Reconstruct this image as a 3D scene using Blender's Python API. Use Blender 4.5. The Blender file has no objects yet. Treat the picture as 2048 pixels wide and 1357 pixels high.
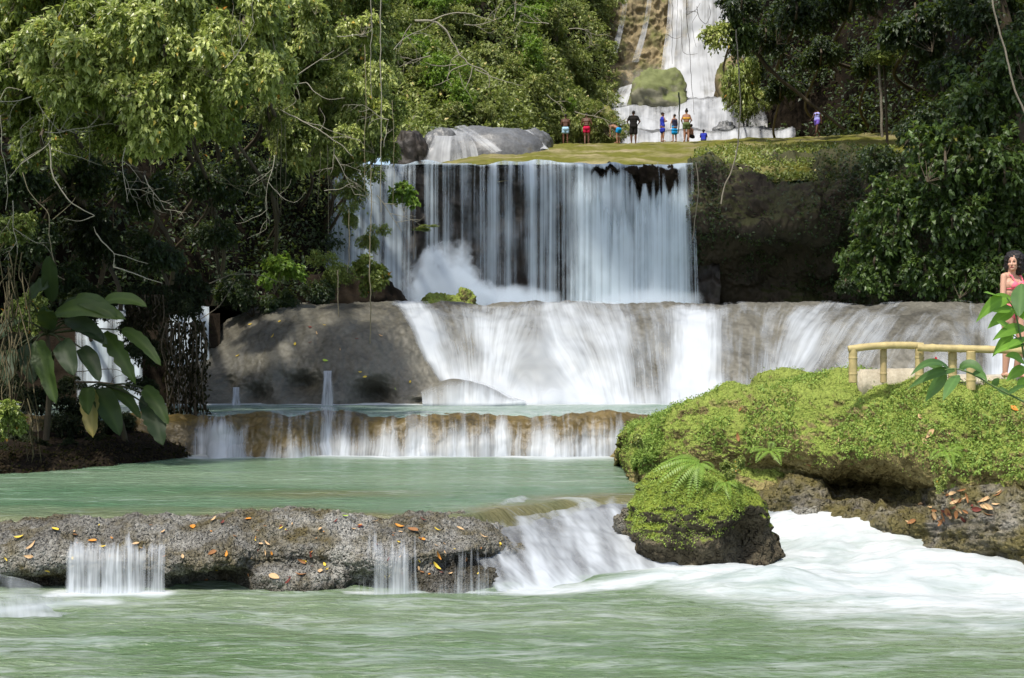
import bpy, bmesh, math, random
import numpy as np
from mathutils import Vector, Matrix

rad = math.radians
random.seed(7)
RNG = np.random.default_rng(7)
SC = bpy.context.scene
COL = SC.collection

# ------------------------------------------------------------------ camera
F, CX, CY, CAMZ = 2600.0, 1024.0, 700.0, 2.6      # focal length and horizon row in photo pixels, eye height in metres
cam_d = bpy.data.cameras.new('camera')
cam = bpy.data.objects.new('camera', cam_d)
COL.objects.link(cam)
cam.location = (0, 0, CAMZ)
cam.rotation_euler = (rad(90), 0, 0)
cam_d.sensor_width = 36.0
cam_d.lens = 36.0 * F / 2048.0
cam_d.shift_y = (CY - 678.5) / 2048.0
cam_d.clip_start = 0.1
cam_d.clip_end = 600.0
cam_d.dof.use_dof = False
SC.camera = cam

# ------------------------------------------------------------------ world and sun
SUN_EL, SUN_AZ = 60.0, -146.0        # azimuth measured from +Y towards +X: the sun stands to the left and behind the camera
w = bpy.data.worlds.new('World')
SC.world = w
w.use_nodes = True
nt = w.node_tree
bg = nt.nodes['Background']
sky = nt.nodes.new('ShaderNodeTexSky')
sky.sky_type = 'NISHITA'
sky.sun_disc = False
sky.sun_elevation = rad(SUN_EL)
sky.sun_rotation = rad(SUN_AZ)
sky.air_density = 1.0
sky.dust_density = 2.5
sky.ozone_density = 0.6
nt.links.new(sky.outputs[0], bg.inputs[0])
bg.inputs[1].default_value = 0.15
sun_d = bpy.data.lights.new('sun', 'SUN')
sun_d.energy = 3.1
sun_d.angle = rad(3)
sun_d.color = (1.0, 0.95, 0.86)
sun = bpy.data.objects.new('sun', sun_d)
COL.objects.link(sun)
_s = Vector((math.sin(rad(SUN_AZ)) * math.cos(rad(SUN_EL)), math.cos(rad(SUN_AZ)) * math.cos(rad(SUN_EL)), math.sin(rad(SUN_EL))))
sun.rotation_euler = _s.to_track_quat('Z', 'Y').to_euler()

SC.view_settings.view_transform = 'Standard'
SC.view_settings.look = 'None'
SC.view_settings.exposure = 0.6
SC.view_settings.gamma = 1.0
SC.view_settings.use_curve_mapping = False
cy = SC.cycles
cy.use_denoising = True
cy.max_bounces = 6
cy.diffuse_bounces = 3
cy.glossy_bounces = 2
cy.transmission_bounces = 3
cy.volume_bounces = 3
cy.volume_step_rate = 4
cy.transparent_max_bounces = 16
cy.sample_clamp_indirect = 4.0
cy.caustics_reflective = False
cy.caustics_refractive = False
# ------------------------------------------------------------------ helpers
def W(px, py, d):
    """the world point that stands at photo pixel (px, py) when it is d metres away"""
    return ((px - CX) / F * d, d, CAMZ + (CY - py) / F * d)

def tag(o, label=None, cat=None, group=None, kind=None):
    if label: o['label'] = label
    if cat: o['category'] = cat
    if group: o['group'] = group
    if kind: o['kind'] = kind
    return o

def empty(name, loc=(0, 0, 0), rz=0.0):
    o = bpy.data.objects.new(name, None)
    COL.objects.link(o)
    o.location = loc
    o.rotation_euler = (0, 0, rz)
    return o

def mesh(name, V, Fc, mat, parent=None, uv=None, attrs=None, smooth=True, at=None, rings=None):
    """V (n,3); Fc (m,k) faces all of the same size, or a list of lists"""
    me = bpy.data.meshes.new(name)
    V = np.asarray(V, dtype=np.float32)
    if isinstance(Fc, np.ndarray):
        m, k = Fc.shape
        me.vertices.add(len(V)); me.vertices.foreach_set('co', V.ravel())
        me.loops.add(m * k); me.loops.foreach_set('vertex_index', Fc.astype(np.int32).ravel())
        me.polygons.add(m)
        me.polygons.foreach_set('loop_start', np.arange(0, m * k, k, dtype=np.int32))
        me.polygons.foreach_set('loop_total', np.full(m, k, dtype=np.int32))
        me.update(calc_edges=True)
    else:
        me.from_pydata(V.tolist(), [], [list(f) for f in Fc])
        me.update()
    if uv is not None:
        L = me.uv_layers.new(name='UVMap')
        vi = np.empty(len(me.loops), dtype=np.int32); me.loops.foreach_get('vertex_index', vi)
        L.data.foreach_set('uv', np.asarray(uv, dtype=np.float32)[vi].ravel())
    for k_, v_ in (attrs or {}).items():
        a = me.attributes.new(k_, 'FLOAT', 'POINT')
        a.data.foreach_set('value', np.asarray(v_, dtype=np.float32).ravel())
    me.polygons.foreach_set('use_smooth', np.full(len(me.polygons), smooth, dtype=bool))
    if mat: me.materials.append(mat)
    o = bpy.data.objects.new(name, me)
    COL.objects.link(o)
    if parent: o.parent = parent
    if at is not None: o.location = at
    return o

def copy_tree(o, parent=None):
    c = o.copy(); COL.objects.link(c); c.parent = parent
    for ch in list(o.children): copy_tree(ch, c)
    return c

# numpy gradient noise -------------------------------------------------
_P = np.random.default_rng(11).permutation(256).astype(np.int64); _P = np.concatenate([_P, _P])
_G = np.random.default_rng(12).normal(size=(256, 3)); _G /= np.linalg.norm(_G, axis=1)[:, None]
def perlin(X):
    X = np.asarray(X, dtype=np.float64)
    I = np.floor(X).astype(np.int64); f = X - I; u = f * f * f * (f * (f * 6 - 15) + 10)
    I &= 255
    out = 0
    for dx in (0, 1):
        wx = u[..., 0] if dx else 1 - u[..., 0]
        for dy in (0, 1):
            wy = u[..., 1] if dy else 1 - u[..., 1]
            for dz in (0, 1):
                wz = u[..., 2] if dz else 1 - u[..., 2]
                h = _P[_P[_P[(I[..., 0] + dx) & 255] + ((I[..., 1] + dy) & 255)] + ((I[..., 2] + dz) & 255)]
                g = _G[h]
                out = out + wx * wy * wz * (g[..., 0] * (f[..., 0] - dx) + g[..., 1] * (f[..., 1] - dy) + g[..., 2] * (f[..., 2] - dz))
    return out * 1.6
def fbm(X, freq=1.0, octv=4, gain=0.5, seed=0.0, ridge=False):
    X = np.asarray(X, dtype=np.float64) * freq + seed * 17.31
    a, s = 1.0, 0.0
    for i in range(octv):
        n = perlin(X)
        if ridge: n = 0.5 - np.abs(n)
        s = s + a * n
        X = X * 2.03 + 5.7; a *= gain
    return s
def sstep(a, b, x):
    t = np.clip((np.asarray(x, dtype=float) - a) / (b - a), 0, 1)
    return t * t * (3 - 2 * t)

def cr(A, n):
    """Catmull-Rom resampling of A (m, ...) to n rows"""
    A = np.asarray(A, dtype=float); m = len(A)
    t = np.linspace(0, m - 1 - 1e-9, n); i = np.floor(t).astype(int); f = (t - i).reshape((-1,) + (1,) * (A.ndim - 1))
    g = lambda k: A[np.clip(k, 0, m - 1)]
    p0, p1, p2, p3 = g(i - 1), g(i), g(i + 1), g(i + 2)
    p0 = np.where((i == 0).reshape(f.shape), 2 * p1 - p2, p0)
    return 0.5 * (2 * p1 + (p2 - p0) * f + (2 * p0 - 5 * p1 + 4 * p2 - p3) * f ** 2 + (3 * p1 - p0 - 3 * p2 + p3) * f ** 3)
def patch(net, nu, nv):
    """smooth surface through a net of control values; net[i][j] i across, j down the flow"""
    A = cr(np.asarray(net, dtype=float), nu)
    return np.swapaxes(cr(np.swapaxes(A, 0, 1), nv), 0, 1)
def normals(P):
    du = np.gradient(P, axis=0); dv = np.gradient(P, axis=1)
    n = np.cross(du, dv); n /= np.linalg.norm(n, axis=2)[..., None] + 1e-9
    return n
def gridfaces(nu, nv):
    a = np.arange(nu * nv).reshape(nu, nv)
    return np.stack([a[:-1, :-1], a[1:, :-1], a[1:, 1:], a[:-1, 1:]], axis=-1).reshape(-1, 4)
def flow_uv(P):
    su = np.concatenate([[0], np.cumsum(np.linalg.norm(np.diff(P, axis=0), axis=2).mean(1))])
    sv = np.concatenate([np.zeros((P.shape[0], 1)), np.cumsum(np.linalg.norm(np.diff(P, axis=1), axis=2), axis=1)], axis=1)
    uv = np.empty(P.shape[:2] + (2,)); uv[..., 0] = su[:, None]; uv[..., 1] = sv
    return uv
def surf(name, P, mat, parent=None, attrs=None, uvon=False):
    nu, nv = P.shape[:2]
    return mesh(name, P.reshape(-1, 3), gridfaces(nu, nv), mat, parent,
                uv=flow_uv(P).reshape(-1, 2) if uvon else None,
                attrs={k: np.broadcast_to(v, (nu, nv)).ravel() for k, v in (attrs or {}).items()})
def net_px(rows):
    """rows of (px, py, d) -> rows of world points"""
    return [[W(*p) for p in r] for r in rows]
def outward(P):
    """unit normals turned towards the river side (-y / up)"""
    n = normals(P)
    if (n[..., 1] * -1 + n[..., 2] * 0.6).mean() < 0: n = -n
    return n

# tubes ----------------------------------------------------------------
def tube_arrays(pts, radii, seg=6):
    pts = np.asarray(pts, dtype=float); n = len(pts)
    radii = np.broadcast_to(np.asarray(radii, dtype=float), (n,))
    T = np.gradient(pts, axis=0); T /= np.linalg.norm(T, axis=1)[:, None] + 1e-9
    up = np.array([0, 0, 1.0]) if abs(T[0][2]) < 0.9 else np.array([1.0, 0, 0])
    V = []
    for i in range(n):
        a = np.cross(T[i], up); a /= np.linalg.norm(a) + 1e-9
        b = np.cross(T[i], a); up = -np.cross(T[i], a) * -1 if False else up
        th = np.arange(seg) * 2 * math.pi / seg
        V.append(pts[i] + radii[i] * (np.cos(th)[:, None] * a + np.sin(th)[:, None] * b))
    V = np.concatenate(V)
    Fc = []
    for i in range(n - 1):
        for k in range(seg):
            Fc.append((i * seg + k, i * seg + (k + 1) % seg, (i + 1) * seg + (k + 1) % seg, (i + 1) * seg + k))
    return V, np.array(Fc, dtype=np.int64)
class MB:
    """collects quads of several shapes into one mesh"""
    def __init__(s): s.V, s.F, s.n, s.A = [], [], 0, []
    def add(s, V, Fc, a=0.0):
        s.V.append(np.asarray(V, dtype=float)); s.F.append(np.asarray(Fc) + s.n); s.n += len(V); s.A.append(np.full(len(V), a)); return s
    def tube(s, pts, r, seg=6, a=0.0, smooth=0):
        if smooth: pts = cr(pts, smooth); r = cr(np.broadcast_to(np.asarray(r, float), (len(np.atleast_1d(r)),)), smooth) if np.ndim(r) else r
        return s.add(*tube_arrays(pts, r, seg), a)
    def build(s, name, mat, parent=None, smooth=True, at=None):
        return mesh(name, np.concatenate(s.V), np.concatenate(s.F), mat, parent, attrs={'tint': np.concatenate(s.A)}, smooth=smooth, at=at)

# ------------------------------------------------------------------ node materials
def new_mat(name):
    m = bpy.data.materials.new(name); m.use_nodes = True
    nt = m.node_tree; nt.nodes.clear()
    out = nt.nodes.new('ShaderNodeOutputMaterial')
    return m, nt, out
def N(nt, typ, ins=None, **kw):
    n = nt.nodes.new(typ)
    for k, v in kw.items(): setattr(n, k, v)
    for k, v in (ins or {}).items():
        if isinstance(v, bpy.types.NodeSocket): nt.links.new(v, n.inputs[k])
        else: n.inputs[k].default_value = v
    return n
def math_(nt, op, a, b=0.0, c=None, clamp=False):
    n = nt.nodes.new('ShaderNodeMath'); n.operation = op; n.use_clamp = clamp
    for i, v in enumerate((a, b) if c is None else (a, b, c)):
        if isinstance(v, bpy.types.NodeSocket): nt.links.new(v, n.inputs[i])
        else: n.inputs[i].default_value = v
    return n.outputs[0]
def ramp(nt, fac, stops, interp='LINEAR'):
    n = nt.nodes.new('ShaderNodeValToRGB'); n.color_ramp.interpolation = interp
    e = n.color_ramp.elements
    while len(e) < len(stops): e.new(0.5)
    for el, (p, c) in zip(e, stops):
        el.position = p; el.color = tuple(c) + (1,) if len(c) == 3 else c
    nt.links.new(fac, n.inputs[0]); return n.outputs[0]
def mixc(nt, fac, a, b, mode='MIX'):
    n = nt.nodes.new('ShaderNodeMix'); n.data_type = 'RGBA'; n.blend_type = mode
    for s, v in ((0, fac), (6, a), (7, b)):
        if isinstance(v, bpy.types.NodeSocket): nt.links.new(v, n.inputs[s])
        else: n.inputs[s].default_value = (tuple(v) + (1,)) if isinstance(v, (tuple, list)) and len(v) == 3 else v
    return n.outputs[2]
def noise(nt, vec, scale, detail=4.0, rough=0.55, dist=0.0):
    n = N(nt, 'ShaderNodeTexNoise', {'Scale': scale, 'Detail': detail, 'Roughness': rough, 'Distortion': dist})
    if vec is not None: nt.links.new(vec, n.inputs['Vector'])
    return n.outputs['Fac']
def mapping(nt, vec, scale=(1, 1, 1), loc=(0, 0, 0)):
    n = N(nt, 'ShaderNodeMapping', {'Scale': scale, 'Location': loc}); nt.links.new(vec, n.inputs['Vector']); return n.outputs[0]
def gpos(nt): return nt.nodes.new('ShaderNodeNewGeometry').outputs['Position']
def attr(nt, name): return N(nt, 'ShaderNodeAttribute', attribute_name=name).outputs['Fac']

def rock_mat(name, dark, light, moss=None, moss_amt=0.0, fine=18.0, bump=0.6, rough=0.75, patch_scale=0.8, pit=0.0, up_moss=True, spec=0.4, zmin=None, zwet=None):
    m, nt, out = new_mat(name)
    p = gpos(nt)
    n1 = noise(nt, p, patch_scale, 6, 0.6); n2 = noise(nt, p, fine, 6, 0.65)
    c = ramp(nt, math_(nt, 'ADD', math_(nt, 'MULTIPLY', n1, 0.6), math_(nt, 'MULTIPLY', n2, 0.4)), [(0.36, dark), (0.62, light)])
    hgt = n2
    if pit:
        vo = N(nt, 'ShaderNodeTexVoronoi', {'Vector': p, 'Scale': fine * 1.3, 'Randomness': 1.0}); vo.feature = 'F1'
        pv = ramp(nt, vo.outputs['Distance'], [(0.15, (1, 1, 1)), (0.6, (0, 0, 0))])
        hgt = math_(nt, 'ADD', math_(nt, 'MULTIPLY', pv, pit), math_(nt, 'MULTIPLY', n2, 1.0))
    if moss:
        mn = noise(nt, p, patch_scale * 1.7, 5, 0.6)
        k = math_(nt, 'ADD', math_(nt, 'SUBTRACT', mn, 0.5), moss_amt - 0.5)
        if up_moss:
            nz = N(nt, 'ShaderNodeSeparateXYZ', {0: nt.nodes.new('ShaderNodeNewGeometry').outputs['Normal']}).outputs[2]
            k = math_(nt, 'ADD', k, math_(nt, 'MULTIPLY', nz, 0.45))
        if zmin is not None:                                   # moss keeps above the splash line
            pz = N(nt, 'ShaderNodeSeparateXYZ', {0: p}).outputs[2]
            k = math_(nt, 'SUBTRACT', k, math_(nt, 'MULTIPLY', math_(nt, 'SUBTRACT', zmin, math_(nt, 'ADD', pz, math_(nt, 'MULTIPLY', mn, .3)), clamp=True), 3.0))
        k = math_(nt, 'MULTIPLY_ADD', k, 5.0, 0.5, clamp=True)
        mc = mixc(nt, noise(nt, p, fine * 0.5, 4), tuple(x * 0.55 for x in moss), tuple(min(1, x * 1.35) for x in moss))
        c = mixc(nt, k, c, mc)
    if zwet is not None:                                       # rock kept wet by the splash is darker and glossier
        wz = N(nt, 'ShaderNodeSeparateXYZ', {0: p}).outputs[2]
        wk = math_(nt, 'MULTIPLY', math_(nt, 'SUBTRACT', zwet, math_(nt, 'ADD', wz, math_(nt, 'MULTIPLY', math_(nt, 'SUBTRACT', n1, .5), .8)), clamp=True), 9.0, clamp=True)
        c = mixc(nt, math_(nt, 'MULTIPLY', wk, .62), c, (0.015, 0.012, 0.007))
        rough = math_(nt, 'SUBTRACT', rough, math_(nt, 'MULTIPLY', wk, .3))
    b = N(nt, 'ShaderNodeBump', {'Strength': bump, 'Distance': 0.05, 'Height': hgt})
    b2 = N(nt, 'ShaderNodeBump', {'Strength': bump * 0.7, 'Distance': 0.25, 'Height': noise(nt, p, fine * 0.22, 5, 0.6), 'Normal': b.outputs[0]})
    s = N(nt, 'ShaderNodeBsdfPrincipled', {'Base Color': c, 'Roughness': rough, 'Specular IOR Level': spec, 'Normal': b2.outputs[0]})
    nt.links.new(s.outputs[0], out.inputs[0]); return m

def fall_mat(name, freq=9.0, stretch=0.12, contrast=2.2, col=(0.60, 0.64, 0.67), fine=3.0, soft=0.12, big=0.5, warp=0.0, fw=0.3):
    """falling water: streaks along v, 'cover' says how closed the sheet is"""
    m, nt, out = new_mat(name)
    uv = N(nt, 'ShaderNodeUVMap').outputs[0]
    if warp:
        wn = N(nt, 'ShaderNodeTexNoise', {'Vector': mapping(nt, uv, (.5, .35, 1)), 'Scale': 1.0, 'Detail': 2.0})
        wx = math_(nt, 'MULTIPLY', math_(nt, 'SUBTRACT', wn.outputs['Fac'], .5), warp)
        wc = N(nt, 'ShaderNodeCombineXYZ', {0: wx}); uv = N(nt, 'ShaderNodeVectorMath', {0: uv, 1: wc.outputs[0]}, operation='ADD').outputs[0]
    wob = noise(nt, mapping(nt, uv, (0.8, 0.25, 1)), 1.0, 2)
    a = noise(nt, mapping(nt, uv, (freq, freq * stretch, 1)), 1.0, 3, 0.6, 0.2)
    b = noise(nt, mapping(nt, uv, (freq * fine, freq * stretch * 1.2, 1), (3.3, 1.7, 0)), 1.0, 3, 0.6)
    n = math_(nt, 'ADD', math_(nt, 'MULTIPLY', a, 0.55), math_(nt, 'ADD', math_(nt, 'MULTIPLY', b, fw), math_(nt, 'MULTIPLY', wob, 0.45 - fw)))
    bg_ = noise(nt, mapping(nt, uv, (1.1, .55, 1), (9, 2, 0)), 1.0, 3, 0.55)
    nn = math_(nt, 'ADD', math_(nt, 'MULTIPLY', math_(nt, 'SUBTRACT', n, 0.5), contrast), math_(nt, 'MULTIPLY', math_(nt, 'SUBTRACT', bg_, 0.5), big * 2.4))
    k = math_(nt, 'ADD', nn, attr(nt, 'cover'), clamp=True)
    k = math_(nt, 'SMOOTH_MIN', k, 1.0, soft)
    bp = N(nt, 'ShaderNodeBump', {'Strength': 0.35, 'Distance': 0.05, 'Height': n})
    d = N(nt, 'ShaderNodeBsdfPrincipled', {'Base Color': tuple(col) + (1,), 'Roughness': 0.45, 'Normal': bp.outputs[0], 'Specular IOR Level': 0.3})
    tl = N(nt, 'ShaderNodeBsdfTranslucent', {'Color': tuple(col) + (1,)})
    mx = N(nt, 'ShaderNodeMixShader', {0: 0.3, 1: d.outputs[0], 2: tl.outputs[0]})
    tr = N(nt, 'ShaderNodeBsdfTransparent')
    f = N(nt, 'ShaderNodeMixShader', {0: k, 1: tr.outputs[0], 2: mx.outputs[0]})
    nt.links.new(f.outputs[0], out.inputs[0]); return m

def pool_mat(name, col, col2, foam_scale=(0.55, 2.6), bumpd=0.03):
    m, nt, out = new_mat(name)
    p = gpos(nt)
    v = mapping(nt, p, (foam_scale[0], foam_scale[1], 1.0))
    big = noise(nt, mapping(nt, p, (0.12, 0.5, 1)), 1.0, 4, 0.6)
    st = noise(nt, v, 1.0, 7, 0.66, 0.6)
    c = mixc(nt, ramp(nt, big, [(0.35, (0, 0, 0)), (0.65, (1, 1, 1))]), col, col2)
    c = mixc(nt, attr(nt, 'shallow'), c, (0.15, 0.115, 0.045))
    fm = attr(nt, 'foam')
    s2 = noise(nt, mapping(nt, p, (foam_scale[0] * 4.5, foam_scale[1] * 4.2, 1.0)), 1.0, 6, 0.7, 1.2)
    st = math_(nt, 'ADD', math_(nt, 'MULTIPLY', st, 0.52), math_(nt, 'MULTIPLY', s2, 0.48))
    k = math_(nt, 'ADD', math_(nt, 'MULTIPLY', math_(nt, 'SUBTRACT', st, 0.5), 3.2), math_(nt, 'MULTIPLY_ADD', fm, 1.7, -0.62), clamp=True)
    h = math_(nt, 'ADD', noise(nt, mapping(nt, p, (1.3, 4.2, 1)), 1.0, 5, 0.6), math_(nt, 'MULTIPLY', noise(nt, mapping(nt, p, (6, 17, 1)), 1.0, 4, .6), 0.5))
    b = N(nt, 'ShaderNodeBump', {'Strength': 1.0, 'Distance': bumpd * 3, 'Height': h})
    s = N(nt, 'ShaderNodeBsdfPrincipled', {'Base Color': c, 'Roughness': 0.18, 'Specular IOR Level': 0.5, 'IOR': 1.33, 'Normal': b.outputs[0]})
    fcol = ramp(nt, noise(nt, mapping(nt, p, (.7, 1.6, 1)), 1.0, 6, 0.6, .8), [(0.30, (0.27, 0.325, 0.31)), (0.58, (0.49, 0.515, 0.515))])
    fo = N(nt, 'ShaderNodeBsdfPrincipled', {'Base Color': fcol, 'Roughness': 0.6, 'Specular IOR Level': 0.2, 'Normal': N(nt, 'ShaderNodeBump', {'Strength': 0.28, 'Distance': 0.08, 'Height': st}).outputs[0]})
    f = N(nt, 'ShaderNodeMixShader', {0: k, 1: s.outputs[0], 2: fo.outputs[0]})
    nt.links.new(f.outputs[0], out.inputs[0]); return m

def leaf_mat(name, c_dark, c_light, c_odd=None, odd=0.03, rough=0.42, trans=0.35, spec=0.5):
    m, nt, out = new_mat(name)
    t = attr(nt, 'tint')
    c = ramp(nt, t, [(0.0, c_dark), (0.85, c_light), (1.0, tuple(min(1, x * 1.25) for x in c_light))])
    if c_odd:
        k = math_(nt, 'GREATER_THAN', t, 1.0 - odd)
        c = mixc(nt, k, c, c_odd)
    s = N(nt, 'ShaderNodeBsdfPrincipled', {'Base Color': c, 'Roughness': rough, 'Specular IOR Level': spec})
    tl = N(nt, 'ShaderNodeBsdfTranslucent', {'Color': mixc(nt, 0.5, c, (0.30, 0.42, 0.05))})
    f = N(nt, 'ShaderNodeMixShader', {0: trans, 1: s.outputs[0], 2: tl.outputs[0]})
    nt.links.new(f.outputs[0], out.inputs[0]); return m

def plain_mat(name, col, rough=0.7, var=0.25, scale=20.0, bump=0.2, spec=0.3, stretch=(1, 1, 1), sss=0.0):
    m, nt, out = new_mat(name)
    tc = nt.nodes.new('ShaderNodeTexCoord').outputs['Object']
    n = noise(nt, mapping(nt, tc, stretch), scale, 5, 0.6)
    c = mixc(nt, n, tuple(x * (1 - var) for x in col), tuple(min(1, x * (1 + var)) for x in col))
    b = N(nt, 'ShaderNodeBump', {'Strength': bump, 'Distance': 0.01, 'Height': n})
    s = N(nt, 'ShaderNodeBsdfPrincipled', {'Base Color': c, 'Roughness': rough, 'Specular IOR Level': spec, 'Normal': b.outputs[0]})
    nt.links.new(s.outputs[0], out.inputs[0]); return m
# ------------------------------------------------------------------ materials of the setting
M_soil = rock_mat('shade_dark_soil', (0.007, 0.005, 0.003), (0.022, 0.016, 0.010), fine=6, bump=0.6, rough=0.9, spec=0.1)  # near-black soil; the shade between the leaves is put into its colour
M_coral = rock_mat('grey_coral_rock', (0.06, 0.052, 0.036), (0.40, 0.39, 0.345), moss=(0.12, 0.095, 0.035), moss_amt=0.45, fine=26, bump=0.9, rough=0.6, pit=1.2, patch_scale=1.2, up_moss=False, zwet=.20)
M_dome = rock_mat('smooth_tufa', (0.045, 0.041, 0.029), (0.145, 0.136, 0.105), fine=9, bump=0.25, rough=0.55, patch_scale=0.7)
M_wetgrey = rock_mat('wet_grey_tufa', (0.06, 0.06, 0.06), (0.17, 0.175, 0.175), moss=(0.09, 0.075, 0.03), moss_amt=0.3, fine=9, bump=0.3, rough=0.4, patch_scale=0.6, up_moss=False)
M_brown = rock_mat('brown_algae_rock', (0.035, 0.026, 0.008), (0.15, 0.105, 0.032), fine=10, bump=0.4, rough=0.4, patch_scale=1.2)
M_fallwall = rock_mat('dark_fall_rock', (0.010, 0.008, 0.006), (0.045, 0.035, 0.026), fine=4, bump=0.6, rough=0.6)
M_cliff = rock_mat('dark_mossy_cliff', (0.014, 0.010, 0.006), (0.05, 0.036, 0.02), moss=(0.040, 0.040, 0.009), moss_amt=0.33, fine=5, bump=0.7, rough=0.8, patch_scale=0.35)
M_ochre = rock_mat('ochre_cliff', (0.04, 0.03, 0.012), (0.30, 0.235, 0.125), moss=(0.10, 0.11, 0.02), moss_amt=0.42, fine=2.2, bump=0.9, rough=0.8, patch_scale=0.5, up_moss=False)
M_mossridge = rock_mat('olive_moss_ridge', (0.12, 0.10, 0.05), (0.34, 0.29, 0.16), moss=(0.125, 0.125, 0.022), moss_amt=0.56, fine=5, bump=0.35, rough=0.9, patch_scale=0.25, up_moss=False, spec=0.1)
M_bank = rock_mat('moss_bank_rock', (0.045, 0.034, 0.014), (0.34, 0.28, 0.12), moss=(0.23, 0.28, 0.06), moss_amt=0.42, fine=14, bump=0.9, rough=0.9, patch_scale=1.1, pit=0.6, spec=0.1, zmin=1.05)
M_apron = rock_mat('craggy_wet_rock', (0.018, 0.014, 0.008), (0.25, 0.23, 0.19), moss=(0.12, 0.10, 0.03), moss_amt=0.55, fine=13, bump=1.0, rough=.6, patch_scale=1.3, pit=.7, up_moss=False)
M_boulder = rock_mat('boulder_rock', (0.022, 0.016, 0.009), (0.17, 0.145, 0.095), moss=(0.20, 0.25, 0.035), moss_amt=0.48, fine=16, bump=1.0, rough=0.85, patch_scale=1.4, pit=0.8, spec=0.15, zmin=.72)
M_farboulder = rock_mat('far_boulder_rock', (0.10, 0.095, 0.06), (0.27, 0.26, 0.18), moss=(0.15, 0.17, 0.06), moss_amt=0.5, fine=3, bump=0.7, rough=0.8)
M_tan = rock_mat('tan_layered_rock', (0.025, 0.018, 0.009), (0.21, 0.155, 0.075), moss=(0.14, 0.13, 0.03), moss_amt=0.12, fine=12, bump=1.0, rough=.85, patch_scale=1.6, pit=.5)
M_pool = pool_mat('green_river_water', (0.085, 0.142, 0.062), (0.155, 0.205, 0.118))
M_pool2 = pool_mat('green_pool_water', (0.075, 0.145, 0.078), (0.150, 0.215, 0.138), (0.4, 3.0))
M_pool3 = pool_mat('upper_pool_water', (0.11, 0.19, 0.13), (0.22, 0.30, 0.24), (0.3, 1.2))
M_curtain = fall_mat('curtain_water', freq=2.9, stretch=0.018, contrast=4.2, fine=2.7, col=(0.58, 0.67, 0.73), big=.36, fw=.34)
M_cascade = fall_mat('cascade_water', freq=5.0, stretch=0.07, contrast=1.7, fine=3.0, big=.55, warp=0, fw=.26)
M_small = fall_mat('small_cascade_water', freq=16.0, stretch=0.06, contrast=2.6, fine=2.6)
M_rapid = fall_mat('rapid_water', freq=4.0, stretch=0.14, contrast=1.5, fine=3.0, big=.6, warp=.4)
M_far = fall_mat('far_fall_water', freq=1.6, stretch=0.05, contrast=3.2, fine=3.0, col=(0.60, 0.62, 0.64), big=.6)

def rough_surf(P, amps, seed=0, clampz=None):
    n = outward(P)
    D = 0
    for (fr, am, oc, rg) in amps: D = D + am * fbm(P, fr, oc, 0.5, seed + fr, rg)
    return P + n * D[..., None], n

# ------------------------------------------------------------------ riverbed ground far below everything
gx = np.concatenate([np.linspace(-400, -60, 8), np.linspace(-50, 50, 20), np.linspace(60, 400, 8)])
gy = np.concatenate([np.linspace(-200, -10, 6), np.linspace(0, 100, 20), np.linspace(120, 450, 8)])
GX, GY = np.meshgrid(gx, gy, indexing='ij')
P = np.stack([GX, GY, -0.9 + 0.0 * GX], -1)
tag(surf('ground', P, M_soil), kind='structure')

# ------------------------------------------------------------------ pools
def pool(name, xs, y0, y1, ny, z, mat, foamf, hf=None, amp=0.02, label=None, shallow=None):
    xs = np.asarray(xs, float)
    t = np.linspace(0, 1, ny)
    X = np.repeat(xs[:, None], ny, 1)
    a = y0(xs) if callable(y0) else np.full(len(xs), y0)
    b = y1(xs) if callable(y1) else np.full(len(xs), y1)
    Y = a[:, None] + (b - a)[:, None] * t[None, :]
    Q = np.stack([X * 0.8, Y * 1.9, 0 * X], -1)
    Z = z + amp * fbm(Q, 1.0, 4, 0.5, 3) + 0.3 * amp * fbm(Q, 4.0, 2, 0.5, 5)
    if hf is not None: Z = Z + hf(X, Y)
    P = np.stack([X, Y, Z], -1)
    sh = 0 * X if shallow is None else shallow(X, Y)
    o = surf(name, P, mat, attrs={'foam': foamf(X, Y), 'shallow': sh})
    tag(o, label, kind='structure'); return o
def G(X, Y, x0, y0, sx, sy): return np.exp(-((X - x0) / sx) ** 2 - ((Y - y0) / sy) ** 2)
def seg_foam(X, Y, xa, ya, xb, yb, w):
    """1 near the line a-b, falling off with distance w"""
    dx, dy = xb - xa, yb - ya; L2 = dx * dx + dy * dy
    t = np.clip(((X - xa) * dx + (Y - ya) * dy) / L2, 0, 1)
    d = np.hypot(X - xa - t * dx, Y - ya - t * dy)
    return np.exp(-(d / w) ** 2)
xs1 = np.concatenate([np.linspace(-60, -9, 12), np.linspace(-8, 9, 430), np.linspace(10, 60, 12)])
def h1(X, Y):
    h = 0.36 * G(X, Y, 4.55, 16.6, 1.5, 1.15) + 0.17 * G(X, Y, 5.3, 15.0, 1.2, 0.7) + 0.10 * G(X, Y, 3.6, 14.6, 1.0, 0.6)
    h = h + 0.50 * sstep(15.6, 18.4, Y) * np.exp(-((X - 3.75) / 0.8) ** 2)
    h = h + 0.16 * G(X, Y, 1.9, 14.5, 0.9, 0.6) + 0.10 * G(X, Y, 2.9, 14.2, 0.7, 0.5)
    wt = sstep(1.0, 3.0, X) * sstep(12.6, 14.4, Y)
    Q = np.stack([X, Y * 1.3, 0 * X], -1)
    return h + wt * (0.07 * fbm(np.stack([X * .9 + Y * .5, Y * 1.7 - X * .6, 0 * X], -1), 1.0, 5, 0.5, 9))
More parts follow.
